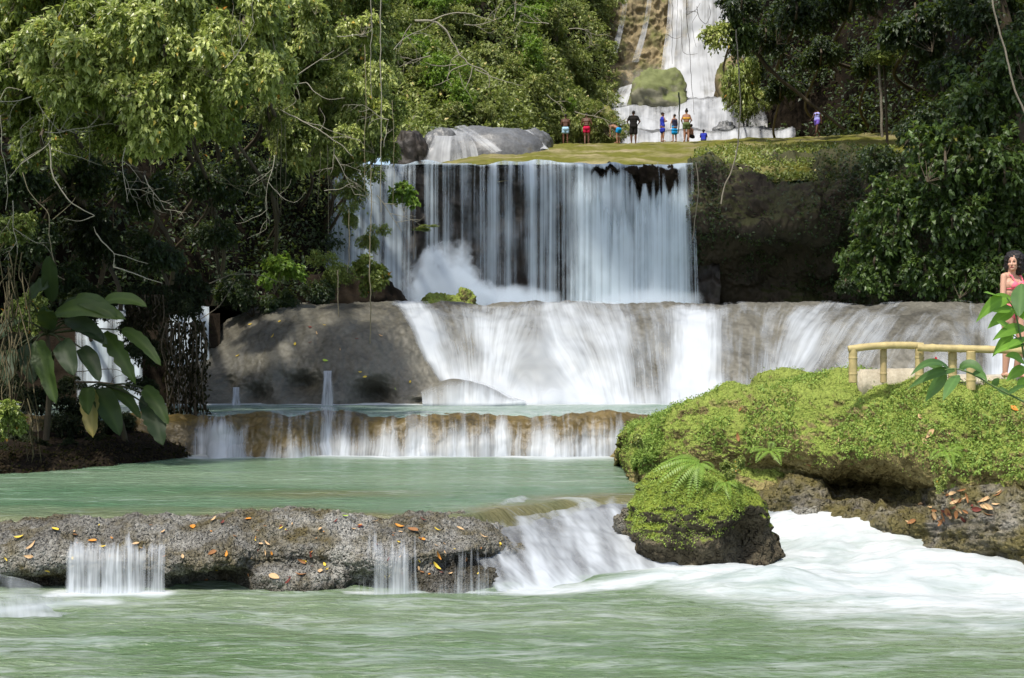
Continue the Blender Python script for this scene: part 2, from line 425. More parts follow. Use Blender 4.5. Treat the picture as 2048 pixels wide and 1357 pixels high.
def f1(X, Y):
    f = 0.98 * sstep(12.2, 13.9, Y + 0.25 * (X - 3.0)) * sstep(0.3, 2.2, X + (Y - 14) * 0.35)
    f = np.maximum(f, 1.0 * seg_foam(X, Y, 0.1, 14.0, 1.7, 14.25, 0.30))
    f = np.maximum(f, 0.70 * sstep(10.9, 13.4, Y + 0.3 * (X - 2.5)) * sstep(0.2, 3.2, X))
    f = np.maximum(f, 0.95 * seg_foam(X, Y, -4.85, 13.82, -3.75, 13.85, 0.20))
    f = np.maximum(f, 0.85 * seg_foam(X, Y, -5.4, 12.9, -4.2, 13.45, 0.28))
    f = np.maximum(f, 0.8 * seg_foam(X, Y, -1.75, 13.95, -1.0, 13.95, 0.12))
    f = np.maximum(f, 0.75 * seg_foam(X, Y, -0.9, 13.95, 0.3, 14.0, 0.10))
    return np.maximum(f, 0.40)
ys1 = np.concatenate([np.linspace(-30, 8, 10), np.linspace(8.6, 18.6, 270)])
X, Y = np.meshgrid(xs1, ys1, indexing='ij')
Q = np.stack([X * 0.8, Y * 1.9, 0 * X], -1)
Z = 0.03 * fbm(Q, 1.0, 4, 0.5, 3) + 0.01 * fbm(Q, 4.0, 2, 0.5, 5) + h1(X, Y)
tag(surf('water', np.stack([X, Y, Z], -1), M_pool, attrs={'foam': f1(X, Y)}), 'green river water with streaks of foam in the foreground', kind='structure')

def y20(x): return np.interp(x, [-9, -1.1, -.6, -.27, .16, .7, 1.17, 1.8], [15.05, 15.0, 15.1, 15.6, 16.1, 16.6, 16.95, 17.1])
def dip2(X, Y): return -0.32 * (1 - sstep(0, .55, Y - y20(X))) - .7 * sstep(2.75, 3.15, X) * (1 - sstep(17.6, 18.2, Y))
def f2(X, Y):
    f = 1.0 * sstep(23.2, 24.2, Y + 0.15 * np.sin(X * 2)) * sstep(-7.0, -5.5, X)
    f = np.maximum(f, 0.55 * sstep(21.5, 24, Y) * sstep(-3, 1, X))
    f = np.maximum(f, 0.7 * seg_foam(X, Y, 0.7, 17.3, 1.6, 17.0, 0.25))
    return np.maximum(f, 0.27 + 0.06 * sstep(-2, 1, X))
pool('water', np.concatenate([np.linspace(-40, -9, 8), np.linspace(-8.5, 4, 260), np.linspace(4.3, 5.5, 6)]), y20, 24.6, 200, 0.62, M_pool2, f2, hf=dip2, amp=0.022, shallow=lambda X, Y: .75 * (1 - sstep(.2, 1.6, Y - y20(X) + .5 * fbm(np.stack([X * .5, Y, 0 * X], -1), 1, 3))) + .5 * G(X, Y, -2.6, 17.9, 1.5, .5), label='calm green pool between the rock ledge and the low step')
def f3(X, Y): return np.maximum(0.45, 1.1 * sstep(29.0, 30.0, Y))
pool('water', np.concatenate([np.linspace(-40, -12, 8), np.linspace(-11, 6, 140)]), 24.85, 30.6, 60, 1.345, M_pool3, f3, hf=lambda X, Y: -.3 * (1 - sstep(0, .5, Y - 24.75 - .22 * np.sin((CX + X / 25 * F) * .021))), amp=0.02, label='narrow pale pool above the low step')
def f4(X, Y): return np.maximum(0.5, 1.2 * sstep(39, 43, Y) * sstep(-8, -6, X) * (1 - sstep(6.5, 7.5, X)))
pool('water', np.linspace(-13, 26, 120), 34.2, 48.0, 60, 3.76, M_pool3, f4, amp=0.02, label='pool at the foot of the wide curtain waterfall')
def f5(X, Y): return np.full_like(X, 0.8)
pool('water', np.linspace(-10, 6.8, 90), 48.4, 62.0, 60, 9.50, M_pool3, f5, amp=0.03, label='shallow stream above the lip of the wide curtain waterfall')

# ------------------------------------------------------------------ foreground rock ledge
def ledge_st(px, zt, dc, df, zl=0.08, db=None, dlow=None):
    x = lambda d: (px - CX) / F * d
    dlow = dlow or df + 0.10
    return [(x(dc + 0.9), dc + 0.9, zt - 0.30), (x(dc + 0.35), dc + 0.35, zt - 0.03), (x(dc), dc, zt), (x((dc + df) / 2), (dc + df) / 2 - 0.05, zt - 0.115),
            (x(df), df, zt * 0.62), (x(df), df - 0.02, zt * 0.35), (x(dlow), dlow, zl), (x(dlow), dlow, -0.35)]
st = [ledge_st(-420, .60, 15.0, 14.2), ledge_st(-250, .62, 15.0, 14.1), ledge_st(-110, .62, 15.0, 14.0), ledge_st(-20, .58, 15.05, 14.25, .25, dlow=14.7), ledge_st(60, .61, 14.95, 14.15, .2, dlow=14.5), ledge_st(130, .61, 14.95, 14.1, .1, dlow=14.4),
      ledge_st(200, .59, 15.0, 14.1), ledge_st(280, .59, 15.0, 14.1), ledge_st(340, .62, 15.0, 14.0, dlow=14.2), ledge_st(410, .64, 15.0, 14.05, .12, dlow=14.6), ledge_st(470, .65, 15.0, 14.15, .15, dlow=14.5),
      ledge_st(520, .65, 15.0, 14.35, .14, dlow=13.98), ledge_st(600, .65, 15.0, 14.35, .12, dlow=13.95), ledge_st(670, .65, 15.0, 14.3, .1, dlow=14.1), ledge_st(720, .63, 15.1, 14.15), ledge_st(780, .62, 15.15, 14.1),
      ledge_st(840, .63, 15.3, 14.2, dlow=14.0), ledge_st(910, .60, 15.6, 14.5, dlow=14.0), ledge_st(980, .54, 16.0, 14.9, dlow=14.15), ledge_st(1050, .36, 16.5, 15.4, dlow=14.8), ledge_st(1130, .36, 17.0, 15.9, dlow=15.0), ledge_st(1200, .28, 17.3, 16.1, dlow=15.4), ledge_st(1280, .15, 17.5, 16.3, dlow=15.6)]
P = patch(st, 900, 190)
P, n = rough_surf(P, [(0.75, 0.12, 3, False), (5.0, 0.040, 3, False), (18.0, 0.022, 3, False)], 1)
LEDGE = P; LEDGE_N = n
tag(surf('rock_ledge', P, M_coral), 'low grey pitted rock ledge strewn with fallen leaves across the foreground river', 'rock ledge')

def fallsheet(name, net, nu, nv, mat, dens, label, cat='waterfall', px=True, amps=((1.2, 0.05, 3, False),), off=0.0, seed=0, group=None):
    P = patch(net_px(net) if px else net, nu, nv)
    if off: P = P + outward(P) * off
    if amps: P, _ = rough_surf(P, amps, seed)
    u = np.linspace(0, 1, nu)[:, None]; v = np.linspace(0, 1, nv)[None, :]
    D = dens(u, v) if callable(dens) else patch(np.asarray(dens, float)[..., None], nu, nv)[..., 0]
    o = surf(name, P, mat, attrs={'cover': D}, uvon=True)
    return tag(o, label, cat, group)

def ledge_fall(pxa, pxb, name, label, dfun, fall=0.05):
    net = []
    for px in np.linspace(pxa, pxb, 6):
        x = lambda d: (px - CX) / F * d
        net.append([(x(15.0), 15.0, .66), (x(14.6), 14.6, .60), (x(14.25), 14.25, .50), (x(14.0), 13.98, .40), (x(13.93), 13.90, .2), (x(13.9), 13.86, -.04)])
    return fallsheet(name, net, 90, 50, M_small, dfun, label, px=False, amps=((2.0, 0.03, 2, False), (9, 0.008, 2, False)))
edge = lambda u, a=0.06: sstep(0, a, u) * sstep(0, a, 1 - u)
ledge_fall(118, 342, 'waterfall', 'small white cascade over the left part of the foreground rock ledge', lambda u, v: -0.55 + .15 * fbm(np.stack([u * 30 + 0 * v, v * 2 + 0 * u, 0 * u * v], -1), 1, 2) + 1.25 * sstep(0.0, 0.38, v - .12 - .14 * (.5 + fbm(np.stack([u * 9 + 0 * v, 0 * u + 0 * v, 3 + 0 * u * v], -1), 1, 3))) * edge(u, .10) + 0.25 * sstep(.8, 1, v) - 0.25 * np.exp(-((u - 0.82) / 0.1) ** 2) - 1.2 * (1 - edge(u, 0.02)))
ledge_fall(690, 1010, 'waterfall', 'thin veil of water over the foreground rock ledge right of its dark undercut', lambda u, v: -0.40 + .22 * sstep(.5, .8, u) * edge(u, .1) + (0.30 + .65 * (1 - sstep(.38, .5, u))) * sstep(-.05, 0.45, v - .25 * (.5 + fbm(np.stack([u * 9 + 0 * v, 0 * u + 0 * v, 3 + 0 * u * v], -1), 1, 3))) * edge(u, .25) + 0.3 * sstep(.8, 1, v) - 1.0 * (1 - edge(u, 0.05)))

# rapid sliding off the right end of the ledge
rp = []
for px, t in zip((870, 930, 1000, 1080, 1150, 1220, 1290, 1330), (0, .1, .25, .45, .6, .75, .9, 1)):
    dt = 15.9 + 1.7 * min(1, max(0, (px - 870) / 200)); db = 14.15 + 0.45 * t
    rp.append([W(px + 10 - 30 * t, 0, dt + .7)[:2] + (0.56,), W(px, 0, dt)[:2] + (0.605,), W(px + 15, 0, dt - .6)[:2] + (0.55,), W(px + 45, 0, (dt + db) / 2)[:2] + (0.36 if px < 1300 else .3,), W(px + 80, 0, db + .35)[:2] + (0.13,), W(px + 110, 0, db - .15)[:2] + (-0.02,)])
PR = patch(rp, 240, 140); PR, _ = rough_surf(PR, [(0.9, 0.05, 3, False), (3.5, 0.015, 2, False)], 2)
PQ, _ = rough_surf(PR - outward(PR) * .07, [(2.2, .035, 3, False), (9, .015, 3, False)], 3)
tag(surf('rock_lobe', PQ, M_wetgrey), 'smooth grey rock lobe lying under the rapid at the right end of the ledge', 'rock')
def drapid(u, v):
    px = 870 + 460 * u
    n = fbm(np.stack([px / 38 + v * 1.5, v * 2.2 + 0 * px, 0 * px * v], -1), 1, 3)
    d = -.25 + .55 * sstep(.0, .12, u) + .55 * sstep(.35, 1, v) * sstep(.05, .3, u) + .45 * sstep(.55, .85, u) * sstep(.2, .4, v) + .55 * n
    return d + .35 * sstep(.85, 1, v) - .5 * (1 - sstep(0, .3, v)) - 1.0 * (1 - sstep(0, .06, u))
uu, vv = np.linspace(0, 1, 240)[:, None], np.linspace(0, 1, 140)[None, :]
uvr = flow_uv(PR); uvr[..., 0] -= .9 * vv ** 1.5
tag(mesh('waterfall', PR.reshape(-1, 3), gridfaces(240, 140), M_rapid, uv=uvr.reshape(-1, 2), attrs={'cover': drapid(uu, vv).ravel()}), 'smooth white rapid sliding off the right end of the foreground ledge', 'rapid')

# ------------------------------------------------------------------ low brown step
st = []
for px in (-60, 150, 330, 400, 450, 500, 540, 600, 660, 720, 800, 880, 960, 1040, 1120, 1200, 1290, 1400):
    j = 0.22 * math.sin(px * .021) + 0.07 * math.sin(px * .05 + 1)
    j -= 0.45 * math.exp(-((px - 590) / 55) ** 2) + .3 * math.exp(-((px - 450) / 40) ** 2)
    x = lambda d: (px - CX) / F * d
    st.append([(x(25.9), 25.9 + j, 1.20), (x(25.2), 25.2 + j, 1.345), (x(24.85), 24.85 + j, 1.33), (x(24.6), 24.58 + j, 1.17), (x(24.45), 24.42 + j, .92), (x(24.3), 24.25 + j, .62), (x(24.3), 24.2 + j, .2)])
P = patch(st, 500, 90)
STEP = P.copy()
P, n = rough_surf(P, [(0.8, 0.10, 3, False), (2.5, 0.04, 3, False), (6, 0.02, 3, False)], 4)
tag(surf('rock_step', P, M_brown), 'low brown algae covered rock step between the green pool and the pale pool', 'rock step')
def dstep(u, v):
    px = np.interp(u, np.linspace(0, 1, 18), (-60, 150, 330, 400, 450, 500, 540, 600, 660, 720, 800, 880, 960, 1040, 1120, 1200, 1290, 1400))
    w1 = sstep(330, 430, px) * (1 - sstep(470, 540, px)); w2 = sstep(620, 700, px); w3 = sstep(500, 570, px) * (1 - sstep(620, 700, px)); v = v + .16 * fbm(np.stack([px / 45 + 0 * v, 0 * px + 0 * v, 0 * px * v], -1), 1, 3)
    lo = sstep(.55, 1, v)
    return -0.5 + w1 * (.55 + .9 * sstep(0.3, 0.6, v)) + w2 * (0.75 * sstep(0.3, 0.8, v) + 0.48) + w3 * (.55 + .5 * sstep(.55, .9, v)) + 0.5 * sstep(.8, 1, v) + .3 * np.exp(-((px - 650) / 14) ** 2) + .35 * np.exp(-((px - 1120) / 20) ** 2) * lo
P = STEP[:, 12:]; P2, _ = rough_surf(P, [(0.8, 0.10, 3, False), (2.5, .03, 3, False)], 4)
P2 = P2 + outward(P2) * 0.07
nu, nv = P2.shape[:2]
tag(surf('waterfall', P2, fall_mat('step_water', freq=6.0, stretch=0.05, contrast=2.8, fine=3.0), attrs={'cover': dstep(np.linspace(0, 1, nu)[:, None], np.linspace(0, 1, nv)[None, :])}, uvon=True),
    'row of thin white falls spilling over the low brown step', 'waterfall')

# ------------------------------------------------------------------ broad domed tier with grey mound on its left
st = []
for px, zt, bul, bz in ((330, 3.0, -0.2, 0), (420, 3.05, 0.1, 0), (500, 3.5, 0.25, 0), (560, 3.72, 0.4, 0.1), (640, 3.80, 0.5, .3), (720, 3.80, 0.5, .0), (800, 3.79, 0.25, .1), (870, 3.78, 0.1, 0),
                        (950, 3.78, 0.0, 0), (1050, 3.78, 0.05, 0), (1150, 3.79, 0, 0), (1250, 3.79, 0.15, 0), (1350, 3.8, -.05, 0), (1450, 3.8, 0.1, 0), (1600, 3.8, 0.3, 0), (1750, 3.81, 0.4, 0), (1880, 3.82, 0.5, 0), (1960, 3.80, 0.1, 0), (2050, 3.78, 0.3, 0), (2200, 3.8, 0.2, 0), (2500, 3.8, 0, 0)):
    dd = -1.0 * sstep(1500, 2100, px)
    x = lambda d: (px - CX) / F * d
    r = lambda d, z: (x(d), d + dd - bul * 0.6, z)
    st.append([r(36, zt - .3), r(34.6, zt - .03), r(34.0, zt), r(33.3, zt - .14), r(32.3 - bul * .5, 1.35 + (zt - 1.35) * .76), r(31.2 - bul * .4, 1.35 + (zt - 1.35) * .42), r(30.5 - bul * .2, 1.35 + (zt - 1.35) * .15), r(30.05 + bz, 1.33), r(30.1 + bz, .8)])
DOME0 = patch(st, 700, 200)
P, n = rough_surf(DOME0, [(0.35, 0.14, 3, False), (1.6, 0.07, 4, False), (8, 0.02, 3, False)], 6)
DOME = P
# cavities at the foot of the grey mound
px_ = np.linspace(0, 1, 700)[:, None]; 
def carve(P, cx, cz, rx, rz, depth):
    k = np.exp(-((P[..., 0] - cx) / rx) ** 2 - ((P[..., 2] - cz) / rz) ** 2)
    P = P.copy(); P[..., 1] += depth * k; return P
for (cpx, cz, rx, rz, dp) in ((740, 1.45, .45, .38, 1.1), (600, 1.75, .45, .28, .6), (505, 1.5, .35, .25, .6), (440, 1.7, .3, .25, .4), (845, 1.4, .3, .1, .3)):
    P = carve(P, (cpx - CX) / F * 30, cz, rx, rz, dp)
o = tag(surf('rock_mound', P, M_dome), 'smooth domed tufa tier, bare and brown grey on its left and veiled by water elsewhere', 'rock tier')
st_px = np.interp(np.linspace(0, 20, 700), range(21), [330, 420, 500, 560, 640, 720, 800, 870, 950, 1050, 1150, 1250, 1350, 1450, 1600, 1750, 1880, 1960, 2050, 2200, 2500])[:, None]
def ddome(px, v):
    lft = sstep(755, 800, px - 150 * sstep(.3, .95, v))          # the dry mound ends on a slanting line
    jig = 14 * fbm(np.stack([px / 60 + 0 * v, v * 5 + 0 * px, 0 * px * v], -1), 1, 3)
    d = -0.42 + 0 * px * v
    for a, b, w0, w1, v0, k in ((780, 905, 22, 85, .22, 1.15), (985, 985, 30, 80, .30, .85), (1110, 1150, 60, 110, .24, .85), (1215, 1270, 35, 60, .30, .5), (1385, 1400, 42, 72, .28, 1.15), (1680, 1520, 30, 70, .22, .75), (1800, 1640, 25, 60, .35, .5), (1990, 1995, 40, 60, .30, 1.0), (1880, 1860, 30, 50, .5, .3)):
        c = a + (b - a) * v ** 1.2; w = w0 + (w1 - w0) * v
        d = d + k * np.exp(-((px + jig - c) / w) ** 2) * sstep(v0, v0 + .16, v + jig * .004)
    d = d + .38 * sstep(.62, .95, v) + .34
    return np.where(lft > 0, -1.1 + lft * (d + 1.1), -1.1)
n0 = 62
P2 = patch(st, 700, 200); P2, _ = rough_surf(P2, [(0.35, 0.14, 3, False), (1.6, 0.05, 2, False)], 6)
P2 = P2 + outward(P2) * 0.06
PD = P2[:, 40:]; uvd = flow_uv(PD); vd = uvd[..., 1] / uvd[..., 1].max()
sl = -1.3 * np.exp(-((st_px - 880) / 90) ** 2) - 1.4 * np.exp(-((st_px - 1190) / 110) ** 2) + 1.2 * np.exp(-((st_px - 1020) / 60) ** 2) + 2.2 * sstep(1480, 1600, st_px) * (1 - sstep(1850, 1900, st_px))
uvd[..., 0] += sl * vd ** 1.3
tag(mesh('waterfall', PD.reshape(-1, 3), gridfaces(*PD.shape[:2]), M_cascade, uv=uvd.reshape(-1, 2), attrs={'cover': ddome(st_px, np.linspace(0.2, 1, 160)[None, :]).ravel()}), 'broad white cascade sliding down the domed tier above the pale pool', 'waterfall')
# grey film water lying over the lip and the right part of the dome
# small trickles on the mound
for (px, pyt, pyb, wd, lb) in ((655, 742, 812, 11, 'short white trickle at the foot of the grey brown mound'), (472, 775, 812, 9, 'thin curved trickle at the left foot of the grey brown mound')):
    net = [[W(px - wd * s_, pyt, 29.9), W(px - wd * s_, pyt + 18, 29.45), W(px - wd * 1.2 * s_, (pyt + pyb) / 2 + 10, 29.3), W(px - wd * 1.4 * s_, pyb + 3, 29.2)] for s_ in (1, .5, 0, -.5, -1)]
    fallsheet('trickle', net, 24, 30, M_small, lambda u, v: -0.1 + 0.8 * edge(u, .25) + .1 * v, lb, 'trickle', px=False, amps=None)
# hump at the foot of the cascade
HB = [[(px_h, 808 - hh * k, 29.95 - dq) for (k, dq) in ((.2, -.9), (.95, -.5), (1, 0), (.82, .35), (.45, .6), (0, .75), (-.1, .75))] for px_h, hh in ((845, 22), (870, 40), (905, 48), (945, 42), (985, 28), (1020, 12), (1050, 0))]
P = patch(net_px(HB), 90, 50); P, _ = rough_surf(P, [(1.5, .03, 3, False)], 3)
tag(surf('rock_hump', P, M_dome), 'small rounded rock hump under water at the foot of the broad cascade', 'rock')
fallsheet('waterfall', HB, 90, 50, M_cascade, lambda u, v: 0.25 - .9 * (1 - sstep(.1, .4, v)) + .5 * sstep(.4, .9, v) - 0.3 * np.exp(-((u - .3) / .15) ** 2) * (1 - sstep(.3, .6, v)) + .3 * u, 'smooth sheet of water over the small hump at the foot of the cascade', off=.05, amps=((1.5, .03, 3, False),), seed=3)

# left side fall behind the big-leaved plant
fallsheet('waterfall', [[(px, 615, 33.5), (px, 630, 32.4), (px, 680, 31.9), (px, 760, 31.5), (px, 830, 31.2)] for px in (40, 120, 200, 280, 350, 418)], 120, 80, M_curtain,
          lambda u, v: 0.60 + 0 * u * v + .15 * v - 1.4 * (1 - sstep(.24, .32, u)) - 1.4 * sstep(.58, .64, u) * (1 - sstep(.74, .78, u)), 'pale side waterfall seen behind the big-leaved plant and dark hanging roots', amps=((.8, .12, 3, False),))
P = patch(net_px([[(px, 622, 36), (px, 628, 34.2), (px, 655, 32.9), (px, 700, 32.3), (px, 780, 32.0), (px, 850, 31.6), (px, 900, 31.5)] for px in (-300, 0, 150, 300, 380, 440)]), 120, 80)
P, _ = rough_surf(P, [(.8, .15, 3, False), (3, .05, 3, False)], 8)
tag(surf('cliff', P, M_soil), kind='structure')

# ------------------------------------------------------------------ wide curtain waterfall
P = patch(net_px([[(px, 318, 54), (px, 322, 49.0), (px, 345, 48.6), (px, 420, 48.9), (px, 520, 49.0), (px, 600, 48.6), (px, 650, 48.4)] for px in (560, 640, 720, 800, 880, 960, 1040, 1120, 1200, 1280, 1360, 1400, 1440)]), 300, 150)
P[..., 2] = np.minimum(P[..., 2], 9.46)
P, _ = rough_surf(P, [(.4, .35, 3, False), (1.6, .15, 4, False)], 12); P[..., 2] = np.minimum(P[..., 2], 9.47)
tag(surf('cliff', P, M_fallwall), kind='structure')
def curt(d0, seed):
    net = []
    for px in np.linspace(650, 1384, 34):
        x0 = (px - CX) / F * 48
        fl = 0.15 * sstep(1340, 1392, px) - 0.25 * (1 - sstep(650, 720, px))
        lz = .04 * math.sin(px * .031 + seed) + .04 * math.sin(px * .083); ly = .22 * math.sin(px * .024 + 2)
        net.append([(x0, d0 + 1.5, 9.55), (x0, d0 + .2 + ly, 9.52 + lz), (x0, d0 - .12 + ly, 9.38 + lz), (x0 + fl * .1, d0 - .3, 8.9), (x0 + fl * .4, d0 - .42, 7.4), (x0 + fl, d0 - .5, 5.5), (x0 + fl * 1.2, d0 - .55, 3.7)])
    return net
def dc1(u, v):
    px = 650 + 742 * u
    d = 0.45 + 0.45 * (1 - sstep(.18, .36, v)) + 0 * u
    d = d - 0.30 * np.exp(-((px - 860) / 60) ** 2) - .22 * np.exp(-((px - 980) / 60) ** 2) - .15 * np.exp(-((px - 1090) / 50) ** 2)
    dense = sstep(1130, 1200, px)
    vj = v + .07 * fbm(np.stack([px / 14 + 0 * v, v * 3 + 0 * px, 0 * px * v], -1), 1, 3)
    gap = np.exp(-((px - 1318) / 48) ** 4) * np.exp(-((vj - .47) / .09) ** 4) + .8 * np.exp(-((px - 1215) / 30) ** 2) * np.exp(-((vj - .43) / .07) ** 2)
    d = d + dense * (.42 - 1.9 * gap) + .25 * (1 - sstep(720, 800, px)) * sstep(.3, .5, v)
    d = d + .15 * sstep(.75, 1, v)
    return d + .35 * fbm(np.stack([u * 40 + 0 * v, 0 * u + v * .6, 0 * u * v], -1), 1, 3) - .9 * (1 - edge(u, .035))
fallsheet('waterfall', curt(48.0, 0), 420, 90, M_curtain, dc1, 'wide curtain of long white strands falling into the middle pool', px=False, amps=((.5, .12, 3, False),), seed=3)
net2 = curt(47.75, 0)[20:]
fallsheet('waterfall', [[(a[0], a[1], a[2]) for a in r] for r in net2], 200, 90, M_curtain, lambda u, v: -.45 + 1.1 * sstep(.52, .70, v + .06 * np.sin(u * 9) + .08 * fbm(np.stack([u * 22 + 0 * v, v * 2 + 0 * u, 0 * u * v], -1), 1, 3)) * sstep(.1, .25, u) + 0.25 * v - (1 - edge(u, .10)) - .5 * np.exp(-((u - .86) / .05) ** 2) * (1 - v),
          'dense white veil in front of the right part of the wide curtain', px=False, amps=((.5, .1, 3, False),), seed=9)

# right-hand dark cliff beside the curtain
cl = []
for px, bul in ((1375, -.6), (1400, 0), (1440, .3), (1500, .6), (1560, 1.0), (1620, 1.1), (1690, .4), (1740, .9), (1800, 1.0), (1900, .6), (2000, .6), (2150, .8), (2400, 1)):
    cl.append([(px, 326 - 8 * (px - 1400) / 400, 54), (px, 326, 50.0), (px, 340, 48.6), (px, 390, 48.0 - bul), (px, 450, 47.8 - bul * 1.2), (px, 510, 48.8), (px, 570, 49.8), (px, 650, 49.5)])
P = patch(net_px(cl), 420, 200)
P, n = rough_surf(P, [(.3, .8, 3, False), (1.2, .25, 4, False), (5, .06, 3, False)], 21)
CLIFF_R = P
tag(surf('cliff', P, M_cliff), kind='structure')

# olive moss ridge above the curtain, and the ground the bathers stand on
rg = []
for px, cy_ in ((860, 333), (885, 326), (930, 310), (980, 303), (1040, 303), (1090, 294), (1160, 290), (1250, 287), (1350, 284), (1450, 280), (1550, 277), (1650, 273), (1750, 267), (1850, 262), (2000, 262), (2300, 262)):
    rg.append([(px, 345, 48.7), (px, max(328, cy_ + 20), 50.2), (px, cy_ + (325 - cy_) * .55, 54), (px, cy_ + 3, 60), (px, cy_, 66), (px, cy_ - .5, 72), (px, cy_ + 1, 76), (px, cy_ + 3, 82), (px, cy_ + 4, 92)])
P = patch(net_px(rg), 420, 110); P[:, 0:8, 2] -= 0.3
P, n = rough_surf(P, [(.12, .22, 3, True), (.5, .07, 3, False), (2.0, .05, 3, False)], 31)
P[..., 2] -= .15
RIDGE = P
tag(surf('moss_ridge', P, M_mossridge), 'long rounded ridge of olive moss between the curtain waterfall and the bathers', 'moss ridge')

# wet grey rocks to the left above the lip
def blob(name, cx, cyb, d, wpx, hpx, mat, label, cat, seed=0, amp=.18, fr=1.2, flat=1.0, res=(70, 44), skew=0.0, deep=1.0, kind=None, zoff=-.3, pw=0.8):
    """a rock standing on (cx, cyb) at distance d, w by h photo pixels"""
    c = W(cx, cyb, d); rx = wpx / 2 / F * d; rz = hpx / F * d
    th = np.linspace(0, 2 * math.pi, res[0])[:, None]; ph = np.linspace(0, math.pi, res[1])[None, :]
    sp = lambda a: np.sign(a) * np.abs(a) ** pw
    X = rx * sp(np.cos(th)) * sp(np.sin(ph)); Y = rx * deep * sp(np.sin(th)) * sp(np.sin(ph)); Z = rz * np.cos(ph) * flat + 0 * th
    X = X + skew * Z
    P = np.stack([X, Y, Z], -1)
    dirn = P / (np.linalg.norm(P, axis=2)[..., None] + 1e-9)
    q = P + np.array([seed * 7.1, 0, 0])
    D = min(rx, rz) * amp * (fbm(q, fr / max(rx, .2), 4, .5, seed) * 1.4 + .35 * fbm(q, 5 * fr / max(rx, .2), 3, .5, seed + 4))
    P = P + dirn * D[..., None]
    P[-1] = P[0]
    o = surf(name, P, mat); o.location = c
    return tag(o, label, cat, kind=kind)
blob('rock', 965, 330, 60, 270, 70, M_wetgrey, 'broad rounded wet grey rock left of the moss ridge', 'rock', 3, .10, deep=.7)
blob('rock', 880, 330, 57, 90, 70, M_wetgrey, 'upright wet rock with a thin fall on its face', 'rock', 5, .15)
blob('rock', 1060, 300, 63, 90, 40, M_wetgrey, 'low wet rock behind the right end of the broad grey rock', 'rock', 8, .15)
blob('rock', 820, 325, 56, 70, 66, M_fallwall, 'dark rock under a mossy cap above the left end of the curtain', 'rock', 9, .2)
fallsheet('waterfall', [[(px, 255 + (px - 880) * .1, 59.5), (px - 2, 268 + (px - 880) * .12, 56.6), (px - 6 + (px - 900) * .3, 295, 55.9), (px - 8 + (px - 900) * .5, 328, 55.4)] for px in (862, 880, 900, 925, 945)], 60, 40, M_far, lambda u, v: .25 + .3 * edge(u, .3) + 0 * v, 'thin veil of water on the upright wet rock', amps=None)
fallsheet('waterfall', [[(px, py, 59.0), (px + 20, py + 12, 57.6), (px + 45, py + 28, 56.8), (px + 75, py + 52, 56.0)] for px, py in ((905, 255), (918, 252), (932, 250))], 24, 30, M_far, lambda u, v: .6 * edge(u, .3) + 0 * v, 'white slanting stream down the broad grey rock', amps=None)
fallsheet('waterfall', [[(px, py, 62.0), (px + 14, py + 10, 61), (px + 28, py + 24, 60), (px + 40, py + 38, 59)] for px, py in ((1035, 262), (1048, 260), (1060, 262))], 24, 30, M_far, lambda u, v: .7 * edge(u, .3) + 0 * v, 'short white stream beside the low wet rock', amps=None)

# ------------------------------------------------------------------ upper falls
# steps, each a rock with its sheet
def tier(name_l, net, mat, dens, seed, wm=M_far, nu=160, nv=70):
    P = patch(net_px(net), nu, nv); P, _ = rough_surf(P, [(.5, .25, 3, False), (2.2, .08, 3, False)], seed)
    tag(surf('rock_tier', P, mat), name_l[0], 'rock tier')
    fallsheet('waterfall', net, nu, nv, wm, dens, name_l[1], amps=((.5, .25, 3, False),), off=.12, seed=seed)
tier(('lowest rock step under the upper falls behind the bathers', 'lowest short cascade behind the bathers'),
     [[(px, 259, 83), (px, 262, 80.2), (px, 265, 79.6), (px, 274, 79.2), (px, 286, 78.8), (px, 300, 78.6)] for px in (1240, 1290, 1340, 1400, 1450, 1500, 1550, 1590)], M_wetgrey,
     lambda u, v: .45 + .35 * sstep(.3, .6, v) - .2 * u - .7 * (1 - sstep(.2, .45, v)) - (1 - edge(u, .03)), 41)
tier(('middle rock tier of the upper falls', 'white cascade on the middle tier behind the bathers'),
     [[(px, t - 2, 87), (px, t, 84.8), (px, t + 4, 84.2), (px, t + 22, 83.4), (px, 245, 82.6), (px, 268, 82.0), (px, 280, 82)] for px, t in ((1225, 222), (1260, 214), (1300, 210), (1340, 206), (1380, 201), (1420, 200), (1450, 200), (1500, 204), (1535, 215))], M_wetgrey,
     lambda u, v: .62 + .30 * sstep(.4, .8, v) - .75 * (1 - sstep(.16, .34, v)) - .35 * np.exp(-((u - .35) / .07) ** 2) * (1 - sstep(.3, .6, v)) - .75 * sstep(.74, .8, u) - (1 - edge(u, .02)), 42)
fallsheet('waterfall', [[(px, -140, 94), (px, -60, 93.2), (px - 2 + (px - 1410) * .05, 40, 92.2), (px - 4 + (px - 1410) * .15, 110, 91.2), (px + (px - 1405) * .32, 170, 89.6), (px + (px - 1405) * .42, 206, 87.6)] for px in (1340, 1360, 1385, 1410, 1435, 1460, 1482)], 160, 120, M_far,
          lambda u, v: .72 - .5 * (1 - edge(u, .15)) + .35 * v + 0 * u, 'tall bright white upper waterfall between ochre rock and dark forest', amps=((.3, .3, 3, False),))
fallsheet('waterfall', [[(px, py, 88.5), (px - 8, py + 18, 87.6), (px - 16, py + 40, 86.6), (px - 22, py + 66, 85.6)] for px, py in ((1238, 175), (1255, 168), (1272, 163), (1288, 158))], 40, 40, M_far,
          lambda u, v: .75 + 0 * u * v, 'white side cascade left of the mossy boulder below the upper falls', amps=((.4, .2, 3, False),))
blob('boulder', 1315, 212, 85.5, 122, 66, M_farboulder, 'grey green mossy boulder standing at the foot of the tall upper waterfall', 'boulder', 6, .16, res=(90, 50), deep=.8, pw=.7)
